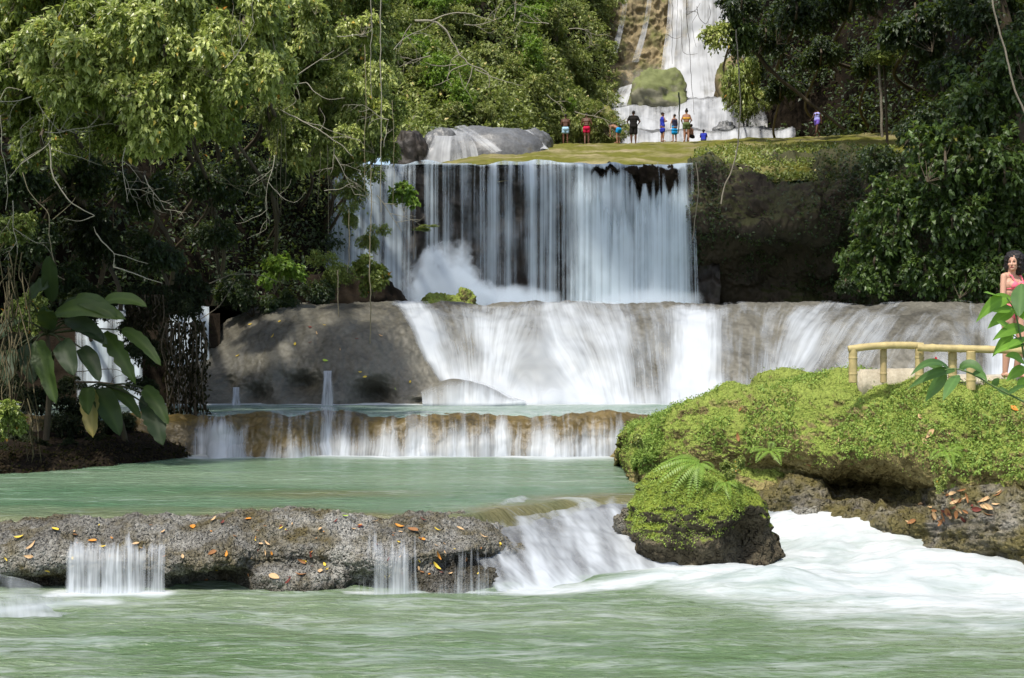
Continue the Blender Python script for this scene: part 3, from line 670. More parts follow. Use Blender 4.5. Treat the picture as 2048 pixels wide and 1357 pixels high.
blob('boulder', 1205, 290, 77.5, 66, 76, M_mossridge, 'yellow green moss covered rock beside the two shirtless bathers', 'boulder', 16, .12, deep=.8, pw=.6)
fallsheet('waterfall', [[(px, py, 77.2), (px + 8, py + 10, 76.4), (px + 20, py + 24, 76.0), (px + 34, py + 42, 75.6)] for px, py in ((1172, 218), (1178, 216), (1186, 214))], 20, 30, M_far, lambda u, v: .6 * edge(u, .3) + 0 * v, 'narrow white stream running beside the yellow green mossy rock', amps=None)
blob('boulder', 1468, 226, 85.0, 78, 118, M_ochre, 'tall ochre rock hung with plants right of the upper waterfall', 'boulder', 26, .22, res=(90, 60), deep=.8)
blob('boulder', 1448, 268, 81.0, 44, 22, M_wetgrey, 'small wet grey rock at the right foot of the middle tier', 'boulder', 27, .2)
for (xa, lb) in ((1244, 'left of two thin water threads on the ochre cliff'), (1292, 'right of two thin water threads on the ochre cliff')):
    fallsheet('trickle', [[(xa + 8 + s_, -80, 93.2), (xa + 6 + s_, 0, 92.9), (xa - 4 + s_ * 1.2, 60, 92.2), (xa - 22 + s_ * 1.6, 125, 91.3)] for s_ in (-4, -1, 2, 5)], 20, 60, M_far, lambda u, v: .30 + .1 * edge(u, .3) + 0 * v, lb, 'trickle', amps=None)
# ochre cliff
P = patch(net_px([[(px, -260, 100 + o_), (px, -120, 96.5 + o_), (px, 0, 94.8 + o_), (px, 80, 93.9 + o_), (px, 140, 92.6 + o_ * .6), (px, 185, 89.8), (px, 240, 87.5), (px, 290, 86)] for px, o_ in ((1150, 4), (1185, 1.5), (1215, 0), (1260, -.2), (1310, .3), (1345, .6), (1400, .8), (1450, .8), (1500, 0), (1560, -2), (1640, -4))]), 260, 240)
P, _ = rough_surf(P, [(.22, 1.0, 3, False), (1.1, .55, 4, True)], 51)
tag(surf('cliff', P, M_ochre), kind='structure')

# ------------------------------------------------------------------ hillsides (soil near black so gaps read as shade, clothed by plants below)
def hill(net, seed, res=(120, 120), amp=1.2):
    P = patch(net_px(net), *res); P, n = rough_surf(P, [(.15, amp, 3, False), (.8, amp * .25, 3, False)], seed)
    tag(surf('hill', P, M_soil), kind='structure')
    return P, outward(P)
HC = hill([[(500, 360, 52), (500, 300, 56), (500, 180, 60), (500, 60, 64), (500, -80, 70), (500, -260, 78)],
           [(680, 345, 54), (680, 290, 58), (680, 180, 62), (680, 60, 67), (680, -80, 73), (680, -260, 82)],
           [(850, 325, 62), (850, 265, 64), (850, 180, 67), (850, 60, 71), (850, -80, 77), (850, -260, 86)],
           [(1000, 320, 66), (1000, 255, 69), (1000, 180, 72), (1000, 60, 77), (1000, -80, 83), (1000, -260, 92)],
           [(1100, 320, 75), (1100, 235, 77.5), (1100, 150, 80), (1100, 60, 84), (1100, -80, 89), (1100, -260, 97)],
           [(1175, 330, 80), (1175, 250, 83), (1180, 170, 88), (1190, 60, 93), (1195, -80, 97), (1195, -260, 104)],
           [(1225, 330, 84), (1222, 250, 90), (1215, 170, 94), (1205, 60, 98), (1200, -80, 102), (1200, -260, 108)]], 61)
HL = hill([[(-700, 960, 19), (-700, 700, 20), (-700, 400, 22), (-700, 100, 25), (-700, -250, 29)],
           [(-300, 960, 22), (-300, 700, 26), (-300, 400, 29), (-300, 100, 32), (-300, -250, 37)],
           [(-40, 900, 33.6), (-40, 700, 34), (0, 400, 33), (0, 100, 36), (0, -250, 41)],
           [(200, 900, 33.8), (200, 690, 34), (200, 400, 36), (200, 100, 40), (200, -250, 46)],
           [(380, 850, 34), (380, 680, 36.5), (380, 400, 41), (380, 100, 45), (380, -250, 52)],
           [(500, 700, 37), (500, 610, 42), (500, 400, 46), (500, 100, 50), (500, -250, 58)],
           [(655, 660, 46), (650, 500, 47.8), (650, 345, 49), (650, 100, 57), (650, -250, 68)]], 62, amp=.8)
HR = hill([[(1500, 300, 88), (1500, 200, 89), (1500, 50, 91), (1500, -100, 93), (1500, -300, 96)],
           [(1560, 300, 82), (1560, 200, 82), (1560, 50, 83), (1560, -100, 84), (1560, -300, 86)],
           [(1680, 300, 79), (1680, 200, 79), (1680, 50, 79), (1680, -100, 80), (1680, -300, 80)],
           [(1800, 300, 70), (1800, 200, 70), (1800, 50, 70), (1800, -100, 70), (1800, -300, 70)],
           [(1950, 320, 58), (1950, 200, 58), (1950, 50, 58), (1950, -100, 58), (1950, -300, 58)],
           [(2200, 640, 44), (2200, 400, 44), (2200, 100, 44), (2200, -100, 44), (2200, -300, 44)],
           [(2600, 800, 34), (2600, 400, 34), (2600, 100, 34), (2600, -100, 34), (2600, -300, 34)]], 63, amp=.8)
# low left river bank
P = patch([[(-30, 20, .2), (-30, 21.5, .9), (-30, 24, 1.2), (-30, 33, 2.0)], [(-11, 20.3, .3), (-11, 21.2, .85), (-11, 23, 1.05), (-11, 33, 1.3)], [(-8.0, 20.7, .3), (-8.0, 21.3, .78), (-8.0, 23, .95), (-8, 31, 1.1)],
           [(-6.8, 21.9, .3), (-6.8, 22.6, .72), (-6.8, 24, .9), (-7, 30, 1.05)], [(-6.0, 23.4, .2), (-6.0, 24, .5), (-6.2, 25, .7), (-6.6, 30, 1.0)], [(-5.7, 24.2, -.2), (-5.7, 24.6, .1), (-5.9, 25.4, .3), (-6.3, 30, 1.0)]], 160, 120)
P, _ = rough_surf(P, [(.8, .12, 3, False), (4, .05, 3, False)], 71)
BANK_L = P
tag(surf('river_bank', P, M_soil), kind='structure')

# ------------------------------------------------------------------ big mossy bank on the right
def bank_st(px, db, zt, zb, und=0.0):
    bk_ = 1.0 - float(sstep(1560, 1680, px))
    h = zt - zb; X0 = (px - CX) / F * db
    q = lambda o, z, dx=0: (X0 * (1 + (0.9 - 0) * 0) + dx * 1.0 + (o if False else 0), db + o, z)
    return [q(6.0, zt - .1 - 1.6 * bk_), q(2.6, zt - .02 - .62 * bk_), q(1.3, zt - .02 - .16 * bk_), q(.55, zt - .14), q(.12, zt - .30 * h), q(-.08, zt - .50 * h), q(.0 + und * .55, zt - .64 * h), q(.35 + und * 1.4, zt - .76 * h), q(.15 + und * .6, zb + .13 * h), q(0, zb + .02), q(-.02, zb - .5)]
bk = [bank_st(1256, 23.5, .9, .6, -.2), bank_st(1256, 21.2, 1.2, .6, -.25), bank_st(1262, 19.5, 1.36, .60, -.25), bank_st(1274, 19.25, 1.56, .60, -.25), bank_st(1304, 18.95, 1.70, .60, -.25), bank_st(1350, 18.6, 1.86, .60, -.25), bank_st(1430, 18.2, 1.98, .60, -.2), bank_st(1500, 17.9, 2.12, .6, -.1), bank_st(1580, 17.5, 2.18, .5, .1),
      bank_st(1660, 17.1, 2.20, .32, .3), bank_st(1730, 16.8, 2.26, .2, .9), bank_st(1800, 16.5, 2.28, .2, 1.1), bank_st(1870, 16.1, 2.22, .2, .7), bank_st(1940, 15.8, 2.16, .1, .35), bank_st(2010, 15.5, 2.12, .1, .2), bank_st(2100, 15.1, 2.14, .1, .5), bank_st(2250, 14.5, 2.1, 0, .2), bank_st(2450, 13.8, 2.0, 0, 0), bank_st(2800, 13, 2.0, 0, 0)]
P = patch(bk, 620, 300)
P, n = rough_surf(P, [(.55, .16, 3, False), (2.4, .09, 4, False), (9, .03, 3, False)], 81)
BANK = P; BANK_N = outward(P)
tag(surf('mossy_bank', P, M_bank), 'big rock bank covered in bright green moss and small plants on the right', 'mossy bank')
# grey boulders at the foot of the bank
ap = []
for px, pt, pb, d in ((1500, 1000, 1000, 17.9), (1545, 975, 1020, 17.5), (1590, 962, 1050, 17.25), (1640, 985, 1062, 17.0), (1690, 1012, 1066, 16.75), (1750, 1026, 1068, 16.5), (1810, 1030, 1070, 16.2), (1850, 1008, 1085, 15.9), (1890, 990, 1105, 15.6), (1940, 985, 1125, 15.3), (1990, 990, 1135, 15.1), (2040, 1000, 1140, 14.9), (2110, 985, 1150, 14.7), (2250, 960, 1150, 14.3)):
    b_ = W(px, pb, d); t_ = W(px, pt, d + .35)
    ap.append([(b_[0] + .25, d + 1.8, t_[2] + .02), (b_[0] + .1, d + .8, t_[2]), t_, (b_[0], d + .08, t_[2] * .6 + b_[2] * .4), (b_[0], d - .02, t_[2] * .2 + b_[2] * .8), (b_[0], d + .05, b_[2] - .35)])
P = patch(ap, 420, 150)
Lr = np.stack([P[..., 0] * .7 + P[..., 2] * .9, P[..., 1] * .6, P[..., 2] * 3.2 - P[..., 0] * 1.1], -1)      # tilted strata
o_ = outward(P); P = P + o_ * (.16 * fbm(Lr, 1.5, 4, .55, 3, True) + .10 * fbm(P, 1.6, 3, .5, 4) + .03 * fbm(P, 9, 3, .5, 5))[..., None]
APRON = P
tag(surf('rock_apron', P, M_apron), 'craggy wet layered rock at the foot of the mossy bank above the white water', 'rock')
blob('boulder', 1620, 1058, 17.0, 90, 40, M_coral, 'small grey rock where the white water pours beside the ferny boulder', 'boulder', 38, .3, res=(120, 60), deep=.7)
# boulder with the fern
bo = empty('boulder', (0, 0, 0))
st = []
def ring(cx, d, z, rx, ry, n=28, lump=0):
    return [((cx - CX) / F * d + rx * math.cos(a) * (1 + .0 * lump), d + ry * math.sin(a), z) for a in np.linspace(0, 2 * math.pi, n)]
BZ = [(1418, 15.6, -.3, .72, .75), (1418, 15.6, .0, .76, .8), (1415, 15.55, .22, .80, .82), (1408, 15.5, .42, .82, .84), (1402, 15.5, .60, .80, .82), (1395, 15.5, .78, .72, .78), (1388, 15.55, .94, .60, .7), (1380, 15.6, 1.08, .42, .55), (1375, 15.65, 1.19, .22, .3), (1372, 15.7, 1.22, .02, .02)]
A = np.array([ring(*b_) for b_ in BZ])           # rings x angle
P = patch(A, 110, 220)
c0 = P.mean(axis=1, keepdims=True)
dn = P - c0; dn /= np.linalg.norm(dn, axis=2)[..., None] + 1e-6
ang = np.linspace(0, 2 * math.pi, 220)[None, :]
per = np.stack([P[..., 0], P[..., 1], P[..., 2]], -1)
D = .16 * fbm(per, 1.3, 3, .5, 91) + .07 * fbm(per, 4.5, 3, .5, 92) + .025 * fbm(per, 14, 3, .5, 93)
# hollow on the river side at the lower right
hol = np.exp(-((P[..., 0] - 2.75) / .26) ** 2 - ((P[..., 2] - .40) / .26) ** 2) * (P[..., 1] < 15.6)
P = P + dn * (D)[..., None]; P[..., 1] += .55 * hol
P[:, -1] = P[:, 0]
FB = P; 
bould = surf('boulder', P, M_boulder)
bpy.data.objects.remove(bo)
tag(bould, 'dark boulder with a mossy top and a fern, standing in the white water', 'boulder')
blob('boulder', 1268, 1070, 15.9, 66, 60, M_coral, 'grey rock joined to the left side of the ferny boulder', 'boulder', 37, .3, res=(110, 60))
# rock in the middle pool and the foam mound behind it
blob('boulder', 893, 622, 38.0, 92, 32, M_bank, 'ochre mossy rock on the lip before the spray of the curtain waterfall', 'boulder', 44, .3, res=(110, 60), deep=.6)
blob('boulder', 932, 612, 37.9, 40, 32, M_bank, 'small knob of ochre rock joined to the right end of the rock on the lip', 'boulder', 45, .3, res=(80, 50))
blob('boulder', 700, 640, 41.0, 200, 95, M_soil, 'black rock shoulder beside the left foot of the curtain waterfall', 'boulder', 46, .2, res=(110, 60))

# water mound at the lower left corner
fallsheet('waterfall', [[W(px, 0, 14.6)[:2] + (zt_,), W(px, 0, 14.1)[:2] + (zt_ * .93,), W(px + 8, 0, 13.6)[:2] + (zt_ * .62,), W(px + 20, 0, 13.1)[:2] + (zt_ * .25,), W(px + 30, 0, 12.6)[:2] + (-.03,)] for px, zt_ in ((-140, .30), (-60, .26), (0, .18), (50, .10), (95, .03), (130, -.05))], 90, 70, M_rapid,
          lambda u, v: .25 + .35 * v - .5 * sstep(.6, 1, u) - .8 * (1 - sstep(0, .25, v)), 'white water sliding round the left end of the ledge into the river', 'rapid', px=False, amps=((1.5, .06, 3, False),), seed=14)
# ------------------------------------------------------------------ spray, a real cloud of droplets
def spray(cx, cyb, d, wpx, hpx, dens, label, seed=0, deep=.6, peak=1.0, flat=1.1):
    c = np.array(W(cx, cyb, d)); rx, rz = wpx / 2 / F * d, hpx / F * d; ry = rx * deep
    m, nt, out = new_mat('spray_droplets')
    tc = nt.nodes.new('ShaderNodeTexCoord').outputs['Object']
    q = mapping(nt, tc, (1 / rx, 1 / ry, 1 / rz))
    ln = N(nt, 'ShaderNodeVectorMath', {0: q}, operation='LENGTH').outputs['Value']
    ns = noise(nt, tc, 1.1 / max(rx, .1) * 1.6, 4, .6)
    e = math_(nt, 'SUBTRACT', math_(nt, 'ADD', 1.0, math_(nt, 'MULTIPLY', math_(nt, 'SUBTRACT', ns, .5), 1.3)), ln)
    k = math_(nt, 'MULTIPLY', math_(nt, 'MULTIPLY', e, flat, clamp=True), dens)
    k = math_(nt, 'MAXIMUM', k, 0.0)
    v = N(nt, 'ShaderNodeVolumePrincipled', {'Color': (.72, .79, .86, 1), 'Density': k, 'Anisotropy': 0.0})
    v.inputs['Density Attribute'].default_value = ''
    nt.links.new(v.outputs[0], out.inputs['Volume'])
    V, Fc = [], []
    th = np.linspace(0, 2 * math.pi, 24, endpoint=False); ph = np.linspace(0, math.pi, 14)
    P = np.stack([np.stack([1.25 * rx * np.cos(t) * np.sin(ph), 1.25 * ry * np.sin(t) * np.sin(ph), 1.25 * rz * np.cos(ph)], -1) for t in np.append(th, 2 * math.pi)])
    bm = bmesh.new(); bmesh.ops.create_icosphere(bm, subdivisions=3, radius=1.0)
    for v_ in bm.verts: v_.co = Vector((v_.co.x * 1.3 * rx, v_.co.y * 1.3 * ry, v_.co.z * 1.3 * rz))
    me = bpy.data.meshes.new('spray'); bm.to_mesh(me); bm.free(); me.materials.append(m)
    o = bpy.data.objects.new('spray', me); COL.objects.link(o); o.location = c
    return tag(o, label, kind='stuff')
spray(893, 612, 44.6, 185, 125, 16.0, 'mound of white spray where the curtain strikes the hidden rock', deep=.8)
spray(1010, 612, 45.0, 220, 46, 3.0, 'low spray at the foot of the middle of the curtain', deep=.7)
spray(1285, 612, 45.5, 240, 40, 1.6, 'low spray at the foot of the right part of the curtain', deep=.5)
spray(1290, 190, 89.3, 150, 70, .45, 'thin mist drifting at the foot of the upper falls', deep=.35)

for px, py, wx, hh, k in ((1218, 352, 40, 20, 1), (1300, 362, 56, 30, 2), (1340, 362, 40, 28, 3), (1262, 347, 40, 12, 4)):
    blob('rock', px, py, 48.15, wx, hh, M_soil, 'dark mossy rock knob breaking the upper right part of the curtain', 'rock', 70 + k, .35, res=(60, 40), deep=1.0)['group'] = 'dark rock knobs in the curtain'
# ------------------------------------------------------------------ foliage
GREEN = {
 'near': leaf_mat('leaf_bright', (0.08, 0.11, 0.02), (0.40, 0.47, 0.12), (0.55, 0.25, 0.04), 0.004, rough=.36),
 'mid': leaf_mat('leaf_olive', (0.07, 0.095, 0.018), (0.36, 0.41, 0.12), (0.58, 0.48, 0.18), 0.03, rough=.42),
 'creep': leaf_mat('leaf_creep', (0.08, 0.14, 0.02), (0.32, 0.45, 0.10), (0.40, 0.30, 0.10), 0.02, rough=.55, spec=.25, trans=.3),
 'spray': leaf_mat('leaf_spray', (0.13, 0.17, 0.03), (0.56, 0.61, 0.19), (0.60, 0.45, 0.08), 0.01, rough=.34),
 'gloom': leaf_mat('leaf_shade_black', (0.005, 0.008, 0.003), (0.020, 0.030, 0.009), rough=.6, trans=.1, spec=.2),  # near-black leaves; deep shade of the left bank is in the colour
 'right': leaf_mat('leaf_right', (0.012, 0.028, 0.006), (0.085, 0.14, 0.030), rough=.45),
 'dark': leaf_mat('leaf_shade_dark', (0.008, 0.018, 0.006), (0.040, 0.068, 0.018), rough=.5, trans=.25),  # darker leaf copy carrying the shade of the forest in its colour
 'fresh': leaf_mat('leaf_fresh', (0.09, 0.17, 0.02), (0.27, 0.42, 0.06), trans=.45),
 'moss': leaf_mat('leaf_moss', (0.13, 0.19, 0.025), (0.42, 0.55, 0.13), (0.35, 0.25, 0.09), 0.02, rough=.7, spec=.15, trans=.3),
}
M_bark = plain_mat('pale_bark', (0.20, 0.175, 0.13), rough=.85, var=.4, scale=12, bump=.5)
M_darkbark = plain_mat('dark_bark', (0.07, 0.055, 0.035), rough=.9, var=.4, scale=12, bump=.5)
M_palewood = plain_mat('dead_pale_wood', (0.27, 0.25, 0.19), rough=.8, var=.3, scale=9, bump=.3)
M_vine = plain_mat('vine_stem', (0.22, 0.19, 0.12), rough=.85, var=.35, scale=15, bump=.3)

def leaves_np(base, dirs, nrm, L, Wd, tint, fold=0.25, curl=0.2):
    """base (n,3) leaf foot, dirs (n,3) along the leaf, nrm (n,3) up side; 6 vertices and 4 triangles-ish (2 quads) per leaf"""
    n = len(base)
    dirs = dirs / (np.linalg.norm(dirs, axis=1)[:, None] + 1e-9)
    side = np.cross(dirs, nrm); side /= np.linalg.norm(side, axis=1)[:, None] + 1e-9
    up = np.cross(side, dirs)
    L = np.broadcast_to(L, n)[:, None]; Wd = np.broadcast_to(Wd, n)[:, None]
    mid1 = base + dirs * L * .45 + up * L * .02
    tip = base + dirs * L - up * L * curl
    l = base + dirs * L * .40 + side * Wd * .5 + up * L * fold * .3 * Wd / L
    r = base + dirs * L * .40 - side * Wd * .5 + up * L * fold * .3 * Wd / L
    V = np.stack([base, l, tip, r, mid1 - up * L * .03], axis=1).reshape(-1, 3)
    k = np.arange(n)[:, None] * 5
    T = np.concatenate([k + np.array([[0, 4, 1]]), k + np.array([[1, 4, 2]]), k + np.array([[0, 3, 4]]), k + np.array([[3, 2, 4]])], axis=0)
    return V, T, np.repeat(tint, 5)

def rnd_unit(n, rng):
    v = rng.normal(size=(n, 3)); return v / np.linalg.norm(v, axis=1)[:, None]

def crown_arrays(seed, R=(1.0, 1.0, .8), twigs=260, per=14, L=.12, Wr=.42, clump=.55, droop=.5, inner=.35, tl=.35, lobes=7, var=.3):
    """leafy twigs spread through an uneven crown made of several lobes"""
    rng = np.random.default_rng(seed)
    lc = rnd_unit(lobes, rng) * rng.uniform(.35, .75, (lobes, 1)); lc[:, 2] = lc[:, 2] * .95
    lr = rng.uniform(.32, .55, lobes)
    li = rng.integers(0, lobes, twigs)
    d = rnd_unit(twigs, rng); d[:, 2] = d[:, 2] * .95
    rr = rng.uniform(inner, 1.0, twigs) ** .5
    tipc = lc[li] + d * (lr[li] * rr)[:, None]
    od = tipc - lc[li] * .4; od /= np.linalg.norm(od, axis=1)[:, None] + 1e-9
    R = np.array(R)
    tip = tipc * R
    od = od + rng.normal(0, .35, (twigs, 3)); od[:, 2] -= droop * .4; od /= np.linalg.norm(od, axis=1)[:, None]
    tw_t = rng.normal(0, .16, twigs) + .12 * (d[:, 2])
    s = rng.uniform(0, 1, (twigs, per)) ** .8
    base = tip[:, None, :] - od[:, None, :] * ((1 - s) * tl)[..., None]
    base[..., 2] -= droop * .35 * tl * (s ** 2)
    ld = od[:, None, :] * rng.uniform(.3, 1.1, (twigs, per, 1)) + rng.normal(0, .62, (twigs, per, 3)); ld[..., 2] -= droop * rng.uniform(.2, 1.3, (twigs, per))
    nr = rng.normal(0, .45, (twigs, per, 3)); nr[..., 2] += 1.0; nr += od[:, None, :] * .35
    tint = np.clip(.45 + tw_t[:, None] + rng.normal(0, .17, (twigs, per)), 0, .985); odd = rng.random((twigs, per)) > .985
    tint = np.where(odd, 1.0, tint)
    ll = L * rng.uniform(1 - var, 1 + var, (twigs, per)) * rng.uniform(.8, 1.2, (twigs, 1))
    base, ld, nr, tint, ll = base.reshape(-1, 3), ld.reshape(-1, 3), nr.reshape(-1, 3), tint.ravel(), ll.ravel()
    V, T, A = leaves_np(base, ld, nr, ll, ll * Wr, tint, curl=.18)
    return V, T, A, tip, lc * R
def crown_mesh(name, mat, *a, **k):
    V, T, A, tip, lc = crown_arrays(*a, **k)
    o = mesh(name, V, T, mat, attrs={'tint': A}, smooth=False)
    return o, tip, lc
def twig_mesh(name, tips, lobes, mat, rng, r=.02, foot=(0, 0, -1.0), n=60):
    mb = MB()
    foot = np.array(foot, float)
    for l in lobes:
        mid = foot * .5 + l * .5 + rng.normal(0, .08, 3)
        mb.tube(cr(np.array([foot, mid, l]), 7), np.linspace(r * 1.6, r * .7, 7), 5)
    idx = rng.choice(len(tips), min(n, len(tips)), replace=False)
    for i in idx:
        l = lobes[np.argmin(np.linalg.norm(lobes - tips[i], axis=1))]
        mid = (l + tips[i]) / 2 + rng.normal(0, .05, 3)
        mb.tube(cr(np.array([l, mid, tips[i]]), 5), np.linspace(r * .6, r * .15, 5), 4)
    return mb.build(name, mat)

PROTO = {}
def proto(key, mat, bark, seed, R, foot, tr=.05, kind='tree', **kw):
    cr_, tip, lc = crown_mesh('crown' if kind == 'tree' else 'foliage', mat, seed, R=R, **kw)
    rng = np.random.default_rng(seed + 500)
    br = twig_mesh('branch' if kind == 'tree' else 'stem', tip, lc, bark, rng, r=tr * .13, foot=foot, n=110)
    tk = None
    if kind == 'tree':
        f = np.array(foot); g = f + np.array([0, 0, -4.5])
        mb = MB(); mb.tube(cr(np.array([g, g + [.12, .1, 1.5], g + [-.08, 0, 3.0], f]), 14), np.linspace(tr * 1.8, tr, 14), 8)
        tk = mb.build('trunk', bark)
    for o in (cr_, br, tk):
        if o: COL.objects.unlink(o)
    PROTO[key] = (cr_, br, tk)
def plant(key, name, loc, s, rz, label, cat, group=None, tilt=(0, 0), sz=1.0, mat=None):
    """a plant whose crown is centred on loc"""
    root = empty(name, loc, rz); root.scale = (s, s, s * sz); root.rotation_euler[0] = tilt[0]; root.rotation_euler[1] = tilt[1]
    for o in PROTO[key][:2]:
        if o is None: continue
        c = o.copy(); COL.objects.link(c); c.parent = root
    tag(root, label, cat, group); return root

# leaf sizes are in units of the crown radius; crowns are scaled when planted
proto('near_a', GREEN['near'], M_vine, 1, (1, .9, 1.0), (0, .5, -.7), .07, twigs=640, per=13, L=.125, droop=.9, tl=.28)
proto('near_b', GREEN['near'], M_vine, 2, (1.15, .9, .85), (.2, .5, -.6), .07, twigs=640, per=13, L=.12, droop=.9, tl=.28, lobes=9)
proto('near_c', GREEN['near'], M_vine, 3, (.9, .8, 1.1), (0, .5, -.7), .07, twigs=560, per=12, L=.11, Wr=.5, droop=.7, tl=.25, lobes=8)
proto('mid_a', GREEN['mid'], M_darkbark, 4, (1, .8, .8), (0, .3, -.9), .04, kind='shrub', twigs=560, per=13, L=.085, droop=.5, tl=.2, lobes=10)
proto('mid_b', GREEN['mid'], M_darkbark, 5, (1.1, .8, .7), (0, .3, -.9), .04, kind='shrub', twigs=560, per=13, L=.075, droop=.7, tl=.2, lobes=9)
proto('mid_c', GREEN['fresh'], M_darkbark, 6, (1, .8, .8), (0, .3, -.9), .04, kind='shrub', twigs=500, per=12, L=.08, Wr=.5, droop=.5, tl=.2, lobes=9)
proto('dark_a', GREEN['dark'], M_darkbark, 7, (1, .8, .85), (0, .5, -.7), .05, twigs=520, per=12, L=.10, Wr=.5, droop=.9, tl=.25, lobes=8)
proto('dark_b', GREEN['dark'], M_darkbark, 8, (1.1, .8, .8), (0, .5, -.7), .05, twigs=520, per=12, L=.09, Wr=.55, droop=.8, tl=.25, lobes=8)
proto('right_a', GREEN['right'], M_darkbark, 21, (1.1, .8, 1.0), (.3, .6, -.5), .05, twigs=430, per=9, L=.125, Wr=.55, droop=.9, tl=.25, lobes=13)
proto('right_b', GREEN['right'], M_darkbark, 22, (1.0, .8, 1.2), (.3, .6, -.5), .05, twigs=400, per=9, L=.135, Wr=.62, droop=1.0, tl=.25, lobes=12)
proto('spray', GREEN['spray'], M_vine, 31, (1.2, .8, .8), (0, .5, -.4), .05, twigs=170, per=10, L=.20, Wr=.42, droop=1.1, tl=.5, lobes=7, var=.35)
proto('spray_b', GREEN['spray'], M_vine, 32, (1.1, .8, 1.0), (0, .5, -.4), .05, twigs=190, per=9, L=.18, Wr=.48, droop=1.1, tl=.5, lobes=8, var=.35)
proto('gloom', GREEN['gloom'], M_darkbark, 41, (1.1, .8, 1.0), (0, .5, -.5), .04, twigs=420, per=12, L=.12, Wr=.45, droop=1.0, tl=.25, lobes=9)
proto('heart', GREEN['near'], M_vine, 9, (1, .7, .9), (0, .3, -1.0), .03, kind='shrub', twigs=260, per=11, L=.14, Wr=.72, droop=.8, tl=.25, lobes=8)
proto('fine', GREEN['near'], M_vine, 10, (1, .8, .9), (0, .3, -.9), .03, kind='shrub', twigs=420, per=14, L=.07, Wr=.5, droop=.4, tl=.25, lobes=7)
proto('lobed', GREEN['fresh'], M_vine, 13, (1.1, .8, .7), (0, .2, -.9), .04, kind='shrub', twigs=150, per=12, L=.16, Wr=.6, droop=.7, tl=.22, lobes=7)

def pick(S, u, v):
    """world point of a surface grid at fractions u, v"""
    i = int(np.clip(u, 0, 1) * (S.shape[0] - 1)); j = int(np.clip(v, 0, 1) * (S.shape[1] - 1)); return S[i, j]

# hillside above the curtain: shrubs at photo positions
def hill_depth(H, px, py):
    """depth of a hillside where the photo pixel's ray meets it"""
    P, n = H
    qx = CX + P[..., 0] / P[..., 1] * F; qy = CY - (P[..., 2] - CAMZ) / P[..., 1] * F
    k = np.argmin((qx - px) ** 2 + (qy - py) ** 2)
    return P.reshape(-1, 3)[k][1]
rs = random.Random(5)
G_hill = 'shrubs on the slope left of the upper waterfall'
hills = []
for row, py in enumerate((-95, -45, 5, 50, 95, 140, 182, 222, 258)):
    x0, x1 = 640, (1215 if py < 130 else 1195 if py < 200 else 1130)
    px = x0 + rs.uniform(-20, 20) + (30 if row % 2 else 0)
    while px < x1:
        hills.append((px, py + rs.uniform(-16, 16))); px += rs.uniform(58, 84)
hills += [(1120, 235), (1165, 205), (1090, 262), (1195, 235), (1150, 250), (1185, 180), (1110, 285), (1240, 262), (1215, 270), (1160, 275), (1195, 272)]
slope_desc = ['olive leafed shrub in the thicket on the slope left of the upper waterfall', 'drooping small leafed shrub in the thicket on the slope left of the upper waterfall', 'fresh green broad leafed shrub in the thicket on the slope above the curtain waterfall']
for (px, py) in hills:
    d = hill_depth(HC, px, py)
    if py > 225 and px > 1080: d = min(d, 76.5)
    rpx = rs.uniform(52, 70) * (1 if py < 200 else .78)
    if py > 255: rpx *= .7
    s = rpx / F * d
    k = rs.choices((0, 1, 2), (5, 5, 3))[0]
    plant(('mid_a', 'mid_b', 'mid_c')[k], 'shrub', W(px, py, d - s * .75), s, rs.uniform(0, 6.28), slope_desc[k], 'shrub', G_hill, tilt=(rs.uniform(-.2, .35), rs.uniform(-.2, .2)))

# undergrowth that fills the gaps on the slopes
def ground_cover(name, S, n, size, mat, label, seed, lift=.25, sel=None, up=.6, odd=.02, cat='undergrowth', Wr=.5):
    P, nn = S; rng = np.random.default_rng(seed)
    i = rng.uniform(0, P.shape[0] - 1.001, n); j = rng.uniform(0, P.shape[1] - 1.001, n)
    a, b = i.astype(int), j.astype(int); fi, fj = (i - a)[:, None], (j - b)[:, None]
    base = P[a, b] * (1 - fi) * (1 - fj) + P[a + 1, b] * fi * (1 - fj) + P[a, b + 1] * (1 - fi) * fj + P[a + 1, b + 1] * fi * fj
    nm = nn[a, b]
    if sel is not None:
        k = sel(base, nm, rng); base, nm = base[k], nm[k]; n = len(base)
    base = base + nm * rng.uniform(0, lift, (n, 1))
    d = nm * .5 + rng.normal(0, .7, (n, 3)); d[:, 2] -= .25
    nr = nm * up + rng.normal(0, .35, (n, 3)); nr[:, 2] += .7
    cl = .25 * fbm(base, 1.2 / max(size * 6, .3), 2)
    t = np.clip(.45 + cl + rng.normal(0, .2, n), 0, .98); t[rng.random(n) < odd] = 1.0
    L = size * rng.uniform(.6, 1.3, n)
    V, T, A = leaves_np(base, d, nr, L, L * Wr, t)
    return tag(mesh(name, V, T, mat, attrs={'tint': A}, smooth=False), label, cat, kind='stuff')
ground_cover('undergrowth', HC, 90000, .26, GREEN['mid'], 'mixed leafy undergrowth covering the slope above the curtain waterfall', 1, lift=1.2)
ground_cover('undergrowth', HL, 36000, .17, GREEN['near'], 'undergrowth with sunlit leaf colour on the upper slope behind the left trees', 12, lift=1.4,  # upper slope gets brighter leaves, its sunlight put into the colour
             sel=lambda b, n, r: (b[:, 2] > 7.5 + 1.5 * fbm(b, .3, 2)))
ground_cover('undergrowth', HL, 48000, .17, GREEN['dark'], 'undergrowth with shade-darkened leaf colour on the slope behind the left trees', 2, lift=1.0,  # dark copy of the undergrowth, slope shade put into the leaf colour
             sel=lambda b, n, r: fbm(b, .35, 3) > -.3)
